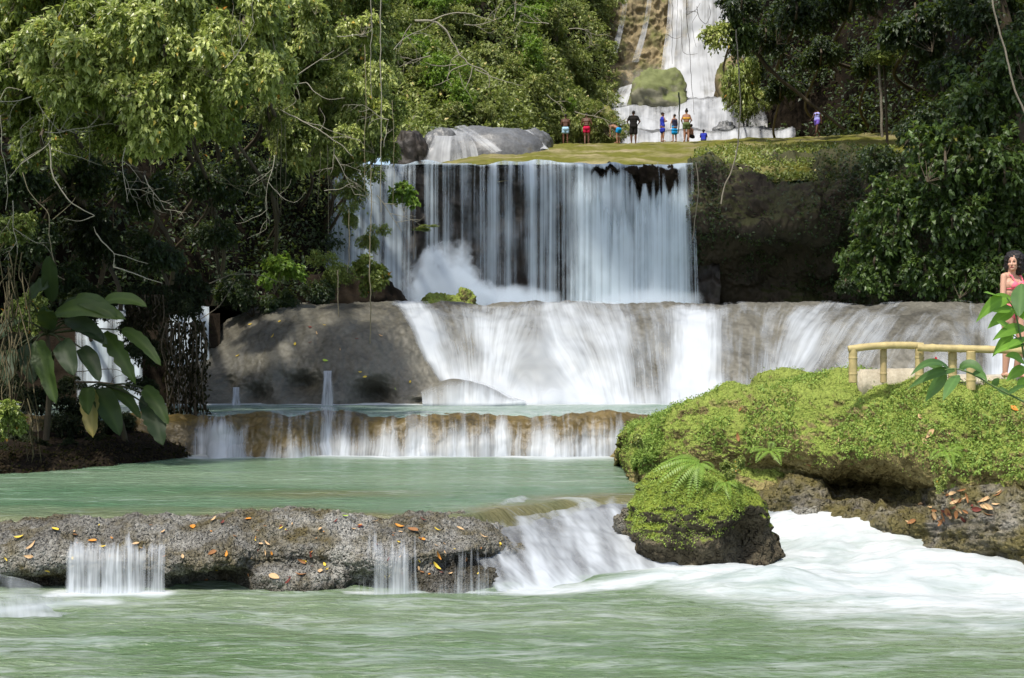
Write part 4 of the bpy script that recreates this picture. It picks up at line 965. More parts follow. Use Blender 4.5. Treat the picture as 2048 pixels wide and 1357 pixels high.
# ------------------------------------------------------------------ trees and shrubs near the river
def tree(key, px, py, rpx, d, H, label, group=None, sz=1.0, rz=None, foot_px=None, foot_py=None, cat='tree', root_d=None, bark=None):
    """crown centred on a photo pixel, its own trunk bending down to the slope behind it"""
    s = rpx / F * d
    c = np.array(W(px, py, d)); rz = rs.uniform(0, 6.28) if rz is None else rz
    root = empty('tree', (0, 0, 0))
    fx, fy = foot_px if foot_px is not None else px + rs.uniform(-60, 60), foot_py if foot_py is not None else py + 260
    if H is not None: fd = hill_depth(H, fx, fy)
    else: fd = root_d
    g = np.array(W(fx, fy, fd)); root.location = g
    cr0, br0, _ = PROTO[key]
    for o in (cr0, br0):
        q = o.copy(); COL.objects.link(q); q.parent = root; q.location = c - g; q.scale = (s, s, s * sz); q.rotation_euler = (rs.uniform(-.15, .3), rs.uniform(-.2, .2), rz)
    mb = MB(); mid = c * .5 + g * .5 + np.array([0, (g[1] - c[1]) * .25, 0.2])
    r0 = .03 * s + .02
    mb.tube(cr(np.array([g - c * 0 + [0, .3, -.3], mid, c + [0, 0, -.3 * s], c + [0, 0, .3 * s]]) - g, 16), np.linspace(r0 * 1.5, r0 * .5, 16), 7)
    mb.build('trunk', bark or M_darkbark, root)
    return tag(root, label, cat, group)
GL = 'trees crowding the left bank'
L_lit = 'tree with bright drooping leaves in the sunlit crowd above the left bank'
L_mid = 'small leafed tree in the crowd left of the curtain waterfall'
L_dk = 'tree with shade-darkened leaf colour under the sunlit crowns on the left bank'
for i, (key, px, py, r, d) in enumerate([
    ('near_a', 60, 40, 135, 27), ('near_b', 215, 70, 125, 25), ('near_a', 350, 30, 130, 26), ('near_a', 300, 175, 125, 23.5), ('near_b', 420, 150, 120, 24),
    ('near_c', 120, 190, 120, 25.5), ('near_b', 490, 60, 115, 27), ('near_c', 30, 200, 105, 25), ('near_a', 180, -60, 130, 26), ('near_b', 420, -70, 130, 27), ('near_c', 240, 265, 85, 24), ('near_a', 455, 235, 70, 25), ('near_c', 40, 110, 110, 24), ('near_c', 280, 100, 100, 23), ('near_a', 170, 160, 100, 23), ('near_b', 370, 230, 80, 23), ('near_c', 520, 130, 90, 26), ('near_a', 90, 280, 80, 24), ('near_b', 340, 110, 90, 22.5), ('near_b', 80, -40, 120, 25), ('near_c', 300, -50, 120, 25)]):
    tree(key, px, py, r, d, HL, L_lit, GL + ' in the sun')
for i, (key, px, py, r, d) in enumerate([
    ('near_c', 590, 40, 95, 33), ('near_b', 590, 160, 90, 34), ('near_c', 690, 60, 90, 36), ('near_c', 690, 170, 90, 36), ('near_b', 745, 120, 70, 38), ('near_c', 590, 260, 70, 33), ('near_b', 700, 265, 80, 36),
    ('near_c', 560, -60, 100, 34), ('near_b', 700, -50, 100, 37), ('near_c', 770, 210, 60, 38), ('near_a', 760, 285, 55, 39), ('near_c', 650, 310, 60, 37), ('mid_a', 640, 110, 80, 35), ('mid_b', 740, 30, 80, 38), ('mid_a', 640, 215, 75, 34), ('mid_b', 750, 190, 70, 38), ('mid_a', 700, 320, 50, 37), ('mid_b', 540, 220, 70, 31), ('mid_a', 620, -10, 80, 35)]):
    tree(key, px, py, r, d, HL, L_mid, 'small leafed trees left of the curtain waterfall', foot_px=min(640, px), foot_py=py + 150)
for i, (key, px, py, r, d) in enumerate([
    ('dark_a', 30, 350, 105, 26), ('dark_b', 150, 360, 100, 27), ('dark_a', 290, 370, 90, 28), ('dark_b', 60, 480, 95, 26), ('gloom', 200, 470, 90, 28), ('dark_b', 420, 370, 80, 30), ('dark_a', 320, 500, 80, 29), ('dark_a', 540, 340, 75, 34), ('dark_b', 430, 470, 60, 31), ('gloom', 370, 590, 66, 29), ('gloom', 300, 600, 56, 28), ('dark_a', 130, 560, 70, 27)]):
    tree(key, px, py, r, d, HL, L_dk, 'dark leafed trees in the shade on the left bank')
plant('near_c', 'shrub', W(15, 450, 24), .55, 1.0, 'lit leafy sprig at the left edge in front of the dark trees', 'shrub')
plant('heart', 'shrub', W(15, 835, 20.9), .42, .4, 'creeper with bright pointed leaves hanging at the left edge low over the river', 'shrub')
plant('heart', 'shrub', W(60, 620, 22.5), .5, 2.4, 'creeper with small leaves trailing above the big-leaved plant', 'shrub')
r5 = random.Random(21)
for i in range(46):
    px, py = r5.uniform(60, 540), r5.uniform(-10, 290)
    if py > 180 + 90 * math.sin((px - 60) / 480 * math.pi): py -= 120
    plant(('spray', 'spray_b')[i % 2], 'leafy_branch', W(px, py, r5.uniform(21.6, 23.2)), r5.uniform(.42, .68), r5.uniform(0, 6.28), 'sunlit bough of large drooping leaves in front of the left trees', 'branch', 'sunlit boughs before the left trees', tilt=(r5.uniform(-.2, .3), r5.uniform(-.3, .3)))
for i in range(22):
    px, py = r5.uniform(540, 800), r5.uniform(0, 300)
    plant(('spray', 'spray_b')[i % 2], 'leafy_branch', W(px, py, r5.uniform(31.5, 34)), r5.uniform(.45, .7), r5.uniform(0, 6.28), 'light green bough hanging left of the curtain waterfall', 'branch', 'light green boughs left of the curtain', tilt=(r5.uniform(-.2, .3), r5.uniform(-.3, .3)))
# shrubs on the grey mound and the shoulder beside the curtain
for key, px, py, r, d, lb in (('lobed', 548, 535, 58, 32.6, 'bright green lobed leafed bush lit by the sun above the grey mound'), ('dark_b', 470, 585, 75, 33.2, 'dark bush hanging over the upper left of the grey mound'), ('fine', 665, 530, 62, 34.5, 'fine leafed dark green bush right of the bright lobed bush'),
                            ('heart', 735, 545, 52, 34.6, 'bush with broad green leaves at the left foot of the curtain waterfall'), ('dark_a', 560, 605, 60, 33.2, 'low dark bush overhanging the grey mound under the bright lobed bush'), ('fine', 745, 470, 45, 35, 'slender sapling with small leaves before the left edge of the curtain'),
                            ('lobed', 815, 385, 46, 36.5, 'light green sprig of leaves hanging before the left part of the curtain'), ('fine', 720, 360, 62, 36, 'hanging spray of small leaves over the upper left corner of the curtain'), ('fine', 700, 425, 40, 36, 'dark hanging spray below the upper left corner of the curtain'), ('fine', 850, 455, 34, 36.5, 'thin horizontal sprig of leaves before the dark gap in the curtain'), ('dark_b', 640, 590, 55, 34, 'dark bush in the shade below the fine leafed bush')):
    s = r / F * d
    plant(key, 'shrub', W(px, py, d), s, rs.uniform(0, 6), lb, 'shrub', sz=1.0 if 'horizontal' not in lb else .3)
# right bank trees
GR_ = 'leafy trees on the right before the dark cliff'
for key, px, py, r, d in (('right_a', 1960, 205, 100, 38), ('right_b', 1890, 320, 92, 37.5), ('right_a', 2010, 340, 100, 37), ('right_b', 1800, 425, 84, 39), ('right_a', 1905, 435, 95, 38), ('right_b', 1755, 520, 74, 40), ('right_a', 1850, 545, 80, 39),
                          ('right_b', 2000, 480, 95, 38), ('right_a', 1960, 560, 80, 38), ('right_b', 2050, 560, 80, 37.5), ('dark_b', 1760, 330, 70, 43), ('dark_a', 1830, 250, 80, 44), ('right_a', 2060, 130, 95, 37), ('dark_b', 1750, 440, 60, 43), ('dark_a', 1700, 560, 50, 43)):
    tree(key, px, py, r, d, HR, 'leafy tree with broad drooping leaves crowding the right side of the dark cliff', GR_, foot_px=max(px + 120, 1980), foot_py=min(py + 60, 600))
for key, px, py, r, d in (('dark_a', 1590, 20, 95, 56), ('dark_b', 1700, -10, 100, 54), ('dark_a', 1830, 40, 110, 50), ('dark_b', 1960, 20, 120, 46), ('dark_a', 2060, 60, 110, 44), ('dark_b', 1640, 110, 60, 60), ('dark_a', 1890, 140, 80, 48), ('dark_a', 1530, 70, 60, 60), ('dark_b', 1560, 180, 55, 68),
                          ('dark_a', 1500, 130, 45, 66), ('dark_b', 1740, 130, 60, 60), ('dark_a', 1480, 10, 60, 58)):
    tree(key, px, py, r, d, HR, 'forest tree with shade-darkened leaf colour right of the upper waterfall', 'forest trees in the deep shade on the right', foot_px=px + 20, foot_py=py + 140)
plant('near_c', 'shrub', W(1478, 150, 62), 1.15, 1.2, 'leafy creeper column hanging at the right edge of the upper waterfall', 'shrub', sz=1.9)
plant('spray_b', 'leafy_branch', W(1436, 62, 58), .95, 2.2, 'leafy branch reaching left across the right edge of the upper waterfall', 'branch', sz=.9)
plant('right_a', 'leafy_branch', W(1480, 70, 58), 1.0, 1.2, 'dark leafy branch hanging at the right edge of the upper waterfall', 'branch', sz=1.5)
plant('mid_a', 'shrub', W(1500, 205, 80), 1.6, .2, 'small olive shrub on the ochre rock right of the upper falls', 'shrub')
plant('near_c', 'shrub', W(1762, 110, 54), .9, .7, 'green leaf tuft high on the slender pale trunk at the right', 'shrub', sz=.7)
# unseen canopy added overhead to shade the curtain, right cliff and left bank
for key, x, y, z, s, H_, lx in (('dark_a', -10.5, 41, 19, 3.4, -18, 0), ('dark_b', -4.5, 41, 20.5, 3.2, -18, 0), ('dark_a', 1.5, 42, 20, 3.4, 18, 0), ('dark_b', 7.0, 41.5, 20.5, 3.6, 22, 0), ('dark_a', 13, 42, 21, 3.8, 24, 0), ('dark_b', 10, 50, 23.5, 4, 26, 0), ('dark_a', 17, 55, 26, 4.5, 30, 0), ('dark_b', 5, 58, 27.0, 3.5, 26, 0), ('dark_a', 21, 45, 22, 4, 28, 0), ('dark_b', 25, 62, 28, 5, 34, 0), ('dark_a', 11.5, 33, 20.5, 3.2, 24, 0), ('dark_b', 16.5, 33, 20, 3.4, 26, 0), ('dark_a', 20, 36, 21, 3.4, 28, 0),
    ('dark_a', -11.2, 20, 11.2, 2.0, -17, 0), ('dark_b', -9.2, 18.6, 11.2, 2.0, -17, 0)):
    root = empty('tree', (H_, y + 4, 6))
    for o in PROTO[key][:2]:
        q = o.copy(); COL.objects.link(q); q.parent = root; q.location = (x - H_, -4, z - 6); q.scale = (s, s, s * .55)
    mb = MB(); mb.tube(cr(np.array([[0, 0, -8], [0, 0, 6], [(x - H_) * .4, -2, z - 3], [x - H_, -4, z - 6]]), 16), np.linspace(.4, .12, 16), 8)
    mb.build('trunk', M_darkbark, root)
    tag(root, 'unseen tall canopy tree added to shade the river', 'tree', 'unseen canopy trees added for shade')

# ------------------------------------------------------------------ dead branches and vines
def pxl(pts, d): return np.array([W(p[0], p[1], d + (p[2] if len(p) > 2 else 0)) for p in pts])
def branch(name, lines, d, mat, label, cat, group=None):
    """lines: list of (pixel points, radius px at start, at end)"""
    mb = MB()
    for pts, r0, r1 in lines:
        n = max(8, len(pts) * 5); P_ = cr(pxl(pts, d), n)
        P_ = P_ + fbm(P_, 3.0, 2)[:, None] * np.array([.02, .02, .02]) * (d / 25)
        mb.tube(P_, np.linspace(r0 * .8, r1 * .7, n) / F * d, 6)
    return tag(mb.build(name, mat), label, cat, group)
branch('dead_branch', [([(830, 42), (862, 42), (890, 58), (912, 98), (938, 128), (975, 146), (978, 176)], 3.2, 1.2), ([(938, 128), (905, 140), (896, 158), (903, 172)], 1.6, .7), ([(925, 105), (902, 122), (897, 150)], 1.4, .7), ([(945, 134), (935, 170), (925, 182)], 1.6, .6),
                       ([(950, 138), (985, 155), (1010, 163), (1045, 172)], 1.6, .6), ([(912, 130), (880, 132), (850, 126)], 1.3, .6), ([(918, 145), (926, 168), (945, 200)], 1.2, .5), ([(862, 42), (900, 28), (940, 28), (990, 44)], 2.2, .9), ([(900, 158), (880, 168), (866, 172)], 1, .5)], 60, M_palewood,
       'pale forked dead branch curving over the dark gap in the slope thicket', 'branch')
branch('dead_branch', [([(512, 192), (545, 186), (570, 175), (590, 168), (612, 166)], 1.8, 1.4), ([(612, 166), (636, 188), (655, 198), (690, 196)], 1.5, .7), ([(575, 165), (610, 140), (640, 120), (670, 100)], 1.6, .7), ([(555, 178), (530, 150), (500, 130), (470, 128)], 1.4, .6), ([(590, 168), (600, 190), (598, 200)], 1, .5), ([(545, 186), (530, 165), (505, 168)], 1, .5), ([(640, 120), (665, 118), (700, 96)], 1, .4)], 30, M_palewood,
       'pale bare twigs spreading like antlers before the small leafed trees', 'branch')
branch('dead_branch', [([(525, 203), (565, 222), (605, 243), (640, 262), (680, 290), (705, 312)], 2.4, 1.2), ([(605, 243), (640, 252), (680, 268), (720, 282)], 1.3, .6), ([(640, 262), (650, 240), (640, 215)], 1, .5), ([(565, 222), (590, 205), (585, 190)], 1, .5), ([(655, 275), (700, 276), (728, 290)], 1, .4)], 31, M_palewood,
       'long pale bare branch slanting down towards the upper left corner of the curtain', 'branch')
branch('dead_branch', [([(40, 330), (95, 290), (102, 262), (115, 225)], 1.4, .8), ([(98, 290), (104, 345), (130, 390), (165, 420), (188, 433)], 2.2, 1.3), ([(188, 433), (160, 442), (130, 436)], 1.2, .5), ([(104, 300), (150, 312), (205, 330)], 1.3, .5), ([(20, 355), (50, 320), (80, 300)], 1.2, .5)], 22.5, M_palewood,
       'thin pale bare branch hooking downward among the dark left trees', 'branch')
branch('dead_branch', [([(192, 468), (215, 492), (228, 508), (226, 535)], 1.8, 1.1), ([(228, 508), (262, 518), (296, 528)], 1.4, .8), ([(226, 535), (260, 545), (300, 558), (326, 566)], 2.0, 1.0), ([(192, 468), (186, 455)], 1, .6)], 23, M_palewood,
       'short pale broken branch in the shade above the big-leaved plant', 'branch')
branch('dead_branch', [([(418, 568), (450, 555), (480, 543)], 1.8, 1.2), ([(470, 548), (520, 552), (560, 565)], 1.4, .7), ([(400, 640), (440, 610), (470, 560)], 1.2, .6)], 31.5, M_bark, 'brown branch carrying the bright lobed bush', 'branch')
branch('fallen_branch', [([(135, 745), (180, 742), (230, 738), (250, 748)], 1.4, .7), ([(150, 765), (200, 766), (260, 778), (320, 800)], 3.2, 2.0), ([(220, 768), (230, 755), (255, 748)], .9, .4)], 24.5, M_darkbark, 'dark fallen branch before the pale side waterfall', 'branch')
branch('slender_tree', [([(1750, -10), (1756, 60), (1758, 130), (1762, 200), (1764, 275)], 3.5, 4.2)], 54, M_bark, 'slender pale trunk standing at the right end of the moss ridge', 'trunk')
branch('slender_tree', [([(1768, 130), (1772, 200), (1774, 290)], 3.0, 4.0)], 54.6, M_darkbark, 'thin dark trunk close behind the slender pale trunk', 'trunk')
branch('slender_tree', [([(1982, -10), (1995, 50), (2012, 110), (2030, 180), (2055, 235)], 2.2, 3.0)], 34, M_bark, 'thin pale leaning stem crossing the upper right corner', 'trunk')
branch('arching_limb', [([(1482, -20), (1492, 60), (1530, 130), (1600, 190), (1690, 260)], 7, 4), ([(1492, 60), (1540, 95), (1600, 120)], 2.5, 1), ([(1500, -10), (1530, 40), (1580, 90), (1640, 130)], 2, 1)], 61, M_darkbark, 'thick dark limb arching in the shade right of the upper waterfall', 'trunk')
Lv = 'thin pale vine hanging straight down before the curtain waterfall, '
branch('vine', [([(762, -15), (761, 100), (763, 220), (761, 330), (762, 425)], 1.5, 1.1)], 30, M_palewood, 'longest pale vine hanging straight down left of the upper ridge', 'vine')
branch('vine', [([(742, -15), (743, 60), (741, 130), (744, 200)], 1.1, .8)], 31, M_palewood, 'short pale vine just left of the longest pale vine', 'vine')
branch('vine', [([(729, 90), (731, 200), (729, 300), (731, 380)], 1.1, .7)], 31, M_vine, 'grey vine hanging among the small leafed trees before the curtain', 'vine')
branch('vine', [([(741, 330), (743, 420), (739, 520), (741, 600), (740, 688)], 1.3, 1.8)], 31, M_vine, 'brown frayed aerial root reaching down over the lip of the grey mound', 'vine')
branch('vine', [([(677, 540), (675, 580), (677, 620), (676, 652)], 1.8, 1.2)], 32, M_vine, 'short brown aerial root hanging over the lip left of the longer root', 'vine')
branch('vine', [([(697, 420), (699, 480), (697, 545)], 1.0, .7)], 33, M_vine, 'thin vine before the left edge of the curtain', 'vine')
branch('vine', [([(826, 520), (830, 470), (822, 420), (828, 395)], 1.2, .8), ([(828, 455), (850, 452), (880, 449)], .9, .5)], 36.4, M_darkbark, 'thin dark stem before the left part of the curtain', 'vine')
branch('vine', [([(1344, -15), (1345, 60), (1343, 130)], .8, .5)], 45, M_darkbark, 'leftmost thread-like vine before the upper waterfall', 'vine')
branch('vine', [([(1372, -15), (1374, 40), (1379, 90), (1383, 150), (1388, 230)], .9, .6), ([(1374, 30), (1392, 20), (1402, 5)], .7, .5), ([(1378, 24), (1395, 26), (1384, 50), (1392, 95)], .6, .4)], 45, M_darkbark, 'long looping vine hanging down the middle of the upper waterfall', 'vine')
branch('vine', [([(1395, 12), (1398, 35), (1412, 48), (1420, 30), (1418, 10)], .7, .6), ([(1362, 20), (1364, 90), (1372, 108), (1395, 108)], .6, .4)], 45, M_darkbark, 'small curled vine loop before the upper waterfall', 'vine')
branch('vine', [([(1334, 70), (1350, 78), (1362, 74)], .7, .4), ([(1355, -10), (1354, 50), (1352, 100)], .5, .4)], 45.5, M_darkbark, 'thin cross vine at the left edge of the upper waterfall', 'vine')
branch('vine', [([(1358, 185), (1360, 230), (1356, 268)], 2.2, 1.4)], 48, GREEN['dark'], 'green leafy vine strand hanging before the bathers', 'vine')
branch('vine', [([(1472, 60), (1478, 150), (1480, 230), (1474, 300), (1462, 345), (1448, 375), (1443, 408)], 1.6, 2.4)], 45, M_bark, 'yellowish root hanging over the mossy cliff right of the curtain', 'vine')
branch('vine', [([(1392, 325), (1397, 380), (1390, 440), (1385, 480)], 1.8, 1.0)], 46.6, M_bark, 'pale root hanging at the right edge of the curtain', 'vine')
branch('vine', [([(0, 200), (15, 176), (45, 182)], 1.2, .8), ([(3, 230), (2, 300), (14, 352), (12, 420)], 1.1, .8)], 22.5, M_palewood, 'pale looping vine at the left edge of the view', 'vine')
branch('vine', [([(45, 345), (62, 390), (95, 430), (98, 470)], 1.3, .9), ([(98, 470), (112, 540), (130, 560)], 1.0, .6), ([(105, 440), (140, 410), (150, 395)], .8, .5)], 22.8, M_vine, 'brown vine sagging across the dark left trees', 'vine')
branch('vine', [([(110, 165), (118, 210), (150, 235), (175, 245), (180, 330)], .9, .5)], 22.5, M_palewood, 'thin vine dropping from the sunlit left crowns', 'vine')
branch('vine', [([(395, 285), (420, 330), (470, 375), (520, 395)], .9, .6), ([(408, 340), (440, 365), (500, 372), (545, 350)], .8, .5)], 27, M_vine, 'thin crossing vines over the black hollow left of the curtain', 'vine')
for i, (x, a, b) in enumerate(((562, 230, 430), (568, 250, 380), (556, 260, 420), (300, 330, 410), (305, 250, 400), (640, 300, 420), (655, 290, 470), (785, 200, 420), (230, 300, 480), (350, 300, 450))):
    branch('vine', [([(x, a), (x + rs.uniform(-4, 4), (a + b) / 2), (x + rs.uniform(-6, 6), b)], .8, .5)], 28.5, M_vine, 'thin brown thread vine dangling in the shade under the left trees', 'vine', 'thread vines under the left trees')
rr = random.Random(3)
mb = MB()
for i in range(46):
    x = rr.uniform(2, 62); y0 = rr.uniform(470, 820); pts = [(x, y0, rr.uniform(0, .6))]
    for k in range(4): pts.append((pts[-1][0] + rr.uniform(-16, 14), pts[-1][1] + rr.uniform(18, 50), rr.uniform(0, .6)))
    pts = [p if p[1] < 935 else (p[0], 935, p[2]) for p in pts]
    mb.tube(cr(pxl(pts, 21.0), 14), np.linspace(1.4, .7, 14) / F * 21, 5)
tag(mb.build('dry_vines', plain_mat('dry_vine', (0.085, 0.07, 0.035), .9, .4, 12)), 'tangle of dry brown stems hanging at the left edge down to the water', 'vine tangle')
# dark hanging roots with withered leaves before the side fall
def hanging(name, x0, x1, ya, yb, d, n, label, seed, lmat, leafn=2200, L=.10):
    rg_ = np.random.default_rng(seed); root = empty(name, W((x0 + x1) / 2, ya, d)); o0 = np.array(root.location); mb = MB(); B = []
    for i in range(n):
        x = rg_.uniform(x0, x1); y_end = ya + (yb - ya) * rg_.uniform(.35, 1) ** 1.0
        pts = [(x, ya - 10, rg_.uniform(-.3, .3))]
        for k in range(5): pts.append((x + rg_.normal(0, 5), ya + (y_end - ya) * (k + 1) / 5, pts[-1][2] + rg_.normal(0, .05)))
        P_ = cr(pxl(pts, d), 20); mb.tube(P_ - o0, np.linspace(1.6, .8, 20) / F * d, 5); B.append(P_)
    mb.build('root', M_darkbark, root)
    B = np.concatenate(B); q = rg_.choice(len(B), leafn); base = B[q] + rg_.normal(0, .05, (leafn, 3)) - o0
    dd = rg_.normal(0, .4, (leafn, 3)); dd[:, 2] -= 1; nr = rg_.normal(0, 1, (leafn, 3)); nr[:, 1] -= 1
    V, T, A = leaves_np(base, dd, nr, L * rg_.uniform(.6, 1.4, leafn), L * .5, np.clip(rg_.normal(.3, .2, leafn), 0, .97))
    mesh('leaves', V, T, lmat, root, attrs={'tint': A}, smooth=False)
    return tag(root, label, 'hanging roots')
M_wither_shade = leaf_mat('withered_leaf_shaded', (0.006, 0.005, 0.003), (0.028, 0.019, 0.009), rough=.7, trans=.1, spec=.1)  # leaf brown darkened further, silhouette and bank shade put into the colour
hanging('hanging_roots', 325, 412, 655, 905, 25.3, 34, 'dark curtain of roots and withered leaves hanging between side fall and grey mound', 4, M_wither_shade, 1500)
hanging('hanging_roots', 245, 330, 600, 700, 26.5, 16, 'short dark fringe of roots above the pale side waterfall', 6, M_wither_shade, 700)

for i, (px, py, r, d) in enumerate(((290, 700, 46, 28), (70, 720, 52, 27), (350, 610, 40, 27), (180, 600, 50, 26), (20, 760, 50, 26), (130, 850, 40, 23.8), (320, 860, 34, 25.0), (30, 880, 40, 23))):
    plant('gloom', 'shrub', W(px, py, d), r / F * d, i * 1.3, 'shrub with shade-black leaf colour around the pale side waterfall', 'shrub', 'dark shrubs around the side waterfall')

def bare_twig(px, py, d, L, seed, group, label):
    r_ = random.Random(seed); mb = MB()
    def grow(p, ang, L_, r0, lvl):
        pts = [p]; a = ang
        for k in range(4):
            a += r_.uniform(-.35, .35); q = pts[-1]; pts.append((q[0] + math.cos(a) * L_ / 4, q[1] + math.sin(a) * L_ / 4, q[2] + r_.uniform(-.05, .05)))
        mb.tube(cr(pxl(pts, d), 10), np.linspace(r0, r0 * .4, 10) / F * d * .8, 4)
        if lvl:
            for k in (1, 2, 3, 4):
                if r_.random() < .75: grow(pts[k], a + r_.choice((-1, 1)) * r_.uniform(.4, 1.0), L_ * r_.uniform(.35, .65), r0 * .6, lvl - 1)
    grow((px, py, 0), r_.uniform(0, 6.28), L, 1.3, 2)
    tag(mb.build('bare_twig', M_palewood), label, 'branch', group)
r6 = random.Random(77)
for i in range(12):
    bare_twig(r6.uniform(10, 560), r6.uniform(0, 420), r6.uniform(21.3, 22.2), r6.uniform(60, 120), i, 'bare twigs among the left trees', 'thin bare twig among the leaves of the left trees')
for i in range(8):
    bare_twig(r6.uniform(560, 790), r6.uniform(60, 400), 30.5, r6.uniform(50, 100), 100 + i, 'bare twigs left of the curtain', 'thin bare twig before the small leafed trees left of the curtain')
for i in range(9):
    bare_twig(r6.uniform(820, 1180), r6.uniform(30, 240), 60, r6.uniform(50, 90), 200 + i, 'bare twigs on the slope', 'thin bare twig in the thicket on the slope')
for i, (px, py, r, d) in enumerate(((70, 890, 34, 22.6), (130, 892, 30, 22.8), (195, 885, 30, 23.2), (15, 905, 30, 21.8), (260, 900, 26, 24), (230, 850, 34, 24.5), (80, 800, 50, 24.5), (160, 820, 50, 25), (240, 850, 50, 24.6), (300, 870, 40, 24.8), (330, 840, 40, 25.0), (200, 790, 36, 25.5), (30, 700, 60, 24))):  # near-black shrubs added to darken the bank like shade
    plant('gloom', 'shrub', W(px, py, d), r / F * d, i * 1.7, 'low shrub with shade-black leaf colour on the left river bank', 'shrub', 'low dark shrubs on the left river bank', sz=.8)

for i, (px, py, r, d) in enumerate(((160, 640, 34, 27), (262, 645, 40, 27), (140, 770, 34, 26), (285, 770, 34, 27), (205, 625, 30, 27.5), (275, 700, 26, 26))):
    plant('gloom', 'shrub', W(px, py, d), r / F * d, i * 2.1, 'leaf spray coloured black for shade, half covering the pale side waterfall', 'shrub', 'black sprays before the side waterfall', sz=.8)
# ------------------------------------------------------------------ big leaves, ferns, sprigs
def big_leaf(P0, P1, width, sag, mat, parent, o0, roll=0.0, wave=.06, n=16, tint=.5, notch=0.0, seed=0, prof=.8, fold=.25, blunt=.55):
    """one blade from P0 to P1"""
    P0, P1 = np.array(P0) - o0, np.array(P1) - o0
    t = np.linspace(0, 1, n)[:, None]; L = np.linalg.norm(P1 - P0)
    M_ = P0 * (1 - t) + P1 * t + np.array([0, -.04 * L, 1.0 * sag * L]) * (4 * t * (1 - t))
    T = np.gradient(M_, axis=0); T /= np.linalg.norm(T, axis=1)[:, None]
    vw = np.array([math.sin(roll), -math.cos(roll) * .9, .45]); S = np.cross(T, vw); S /= np.linalg.norm(S, axis=1)[:, None]
    U = np.cross(S, T)
    rg_ = np.random.default_rng(seed)
    wd = width * .5 * np.sin(np.pi * np.clip(t, .0, 1) ** prof) ** blunt
    if notch: wd = wd * (1 - notch * np.abs(np.sin(t * 17 + seed)) ** 3)
    cols = np.linspace(-1, 1, 7)
    P = np.stack([M_ + S * wd * c - U * 0 + U * (abs(c) * fold * wd) + U * (wave * width * np.sin(t * 14 + c * 2 + seed) * abs(c)) for c in cols], axis=1)
    tt = np.clip(tint + .38 * (np.abs(cols) < .1)[None, :] + 0 * P[..., 0] + .1 * np.sin(t * 31) * np.abs(cols)[None, :], 0, .98)
    nu, nv = P.shape[:2]
    o = mesh('leaf', P.reshape(-1, 3), gridfaces(nu, nv), mat, parent, attrs={'tint': tt.ravel()})
    return o
M_big = leaf_mat('big_leaf', (0.014, 0.032, 0.008), (0.062, 0.10, 0.02), rough=.5, trans=.3, spec=.3)
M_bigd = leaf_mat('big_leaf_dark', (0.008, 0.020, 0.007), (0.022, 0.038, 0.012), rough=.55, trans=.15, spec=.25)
M_stalk = plain_mat('leaf_stalk_green', (0.035, 0.045, 0.015), .6, .2, 10)
M_bigy = leaf_mat('big_leaf_yellowing', (0.10, 0.10, 0.02), (0.34, 0.27, 0.07), rough=.5, trans=.3)
def bigplant(loc_px, d, leaves, label, stem_from):
    root = empty('big_leaved_plant', W(*stem_from)); o0 = np.array(root.location)
    for i, (ax, ay, bx, by, wd, mat, nt_) in enumerate(leaves):
        dd = d + rs.uniform(-.35, .35)
        A_ = W(ax, ay, dd + .15); B_ = W(bx, by, dd - .25)
        big_leaf(A_, B_, wd * .98 / F * d, .10, mat, root, o0, roll=rs.uniform(-.4, .4), tint=rs.uniform(.3, .75), notch=nt_, seed=i)
        mb = MB(); c0 = np.array(W(loc_px[0], loc_px[1], d + .3)); A_ = np.array(A_)
        mb.tube(cr(np.array([c0, (c0 + A_) / 2 + [0, 0, .05], A_]) - o0, 8), np.linspace(.022, .012, 8), 6)
        mb.build('leaf_stalk', M_stalk, root)
    mb = MB(); c0 = np.array(W(loc_px[0], loc_px[1], d + .3))
    mb.tube(cr(np.array([o0, (o0 + c0) / 2 + [.05, 0, 0], c0]) - o0, 8), np.linspace(.06, .035, 8), 8); mb.build('stem', M_darkbark, root)
    return tag(root, label, 'plant')
bigplant((95, 668), 22, [(72, 682, 112, 808, 46, M_big, .12), (122, 684, 148, 752, 44, M_bigd, 0), (206, 668, 272, 770, 40, M_big, .3), (243, 660, 322, 732, 30, M_big, .15), (147, 655, 206, 683, 34, M_bigd, 0),
    (107, 630, 252, 640, 42, M_big, 0), (120, 622, 200, 612, 30, M_bigd, 0), (205, 606, 294, 614, 30, M_big, 0), (60, 600, 98, 572, 42, M_bigd, 0), (162, 696, 200, 764, 36, M_bigd, 0), (22, 700, 14, 772, 40, M_bigd, 0), (98, 660, 92, 615, 38, M_bigd, 0), (104, 606, 100, 512, 34, M_bigd, 0),
    (130, 640, 215, 690, 36, M_bigd, 0), (50, 690, 66, 770, 38, M_bigd, 0), (150, 600, 235, 640, 36, M_big, 0), (40, 640, -10, 690, 40, M_bigd, 0)],
    'large leaved plant with paddle shaped leaves before the pale side waterfall', (92, 880, 22.6))
bigplant((215, 772), 22.6, [(192, 778, 240, 872, 48, M_big, 0), (180, 782, 186, 876, 44, M_bigy, .15), (221, 776, 282, 838, 28, M_big, .1), (287, 776, 337, 850, 34, M_big, .15), (295, 812, 326, 892, 46, M_bigd, .2), (176, 776, 176, 830, 34, M_big, .1), (290, 790, 300, 850, 30, M_bigd, 0)],
    'lower large leaved plant with a yellowing leaf hanging over the dark bank', (255, 905, 23.2))

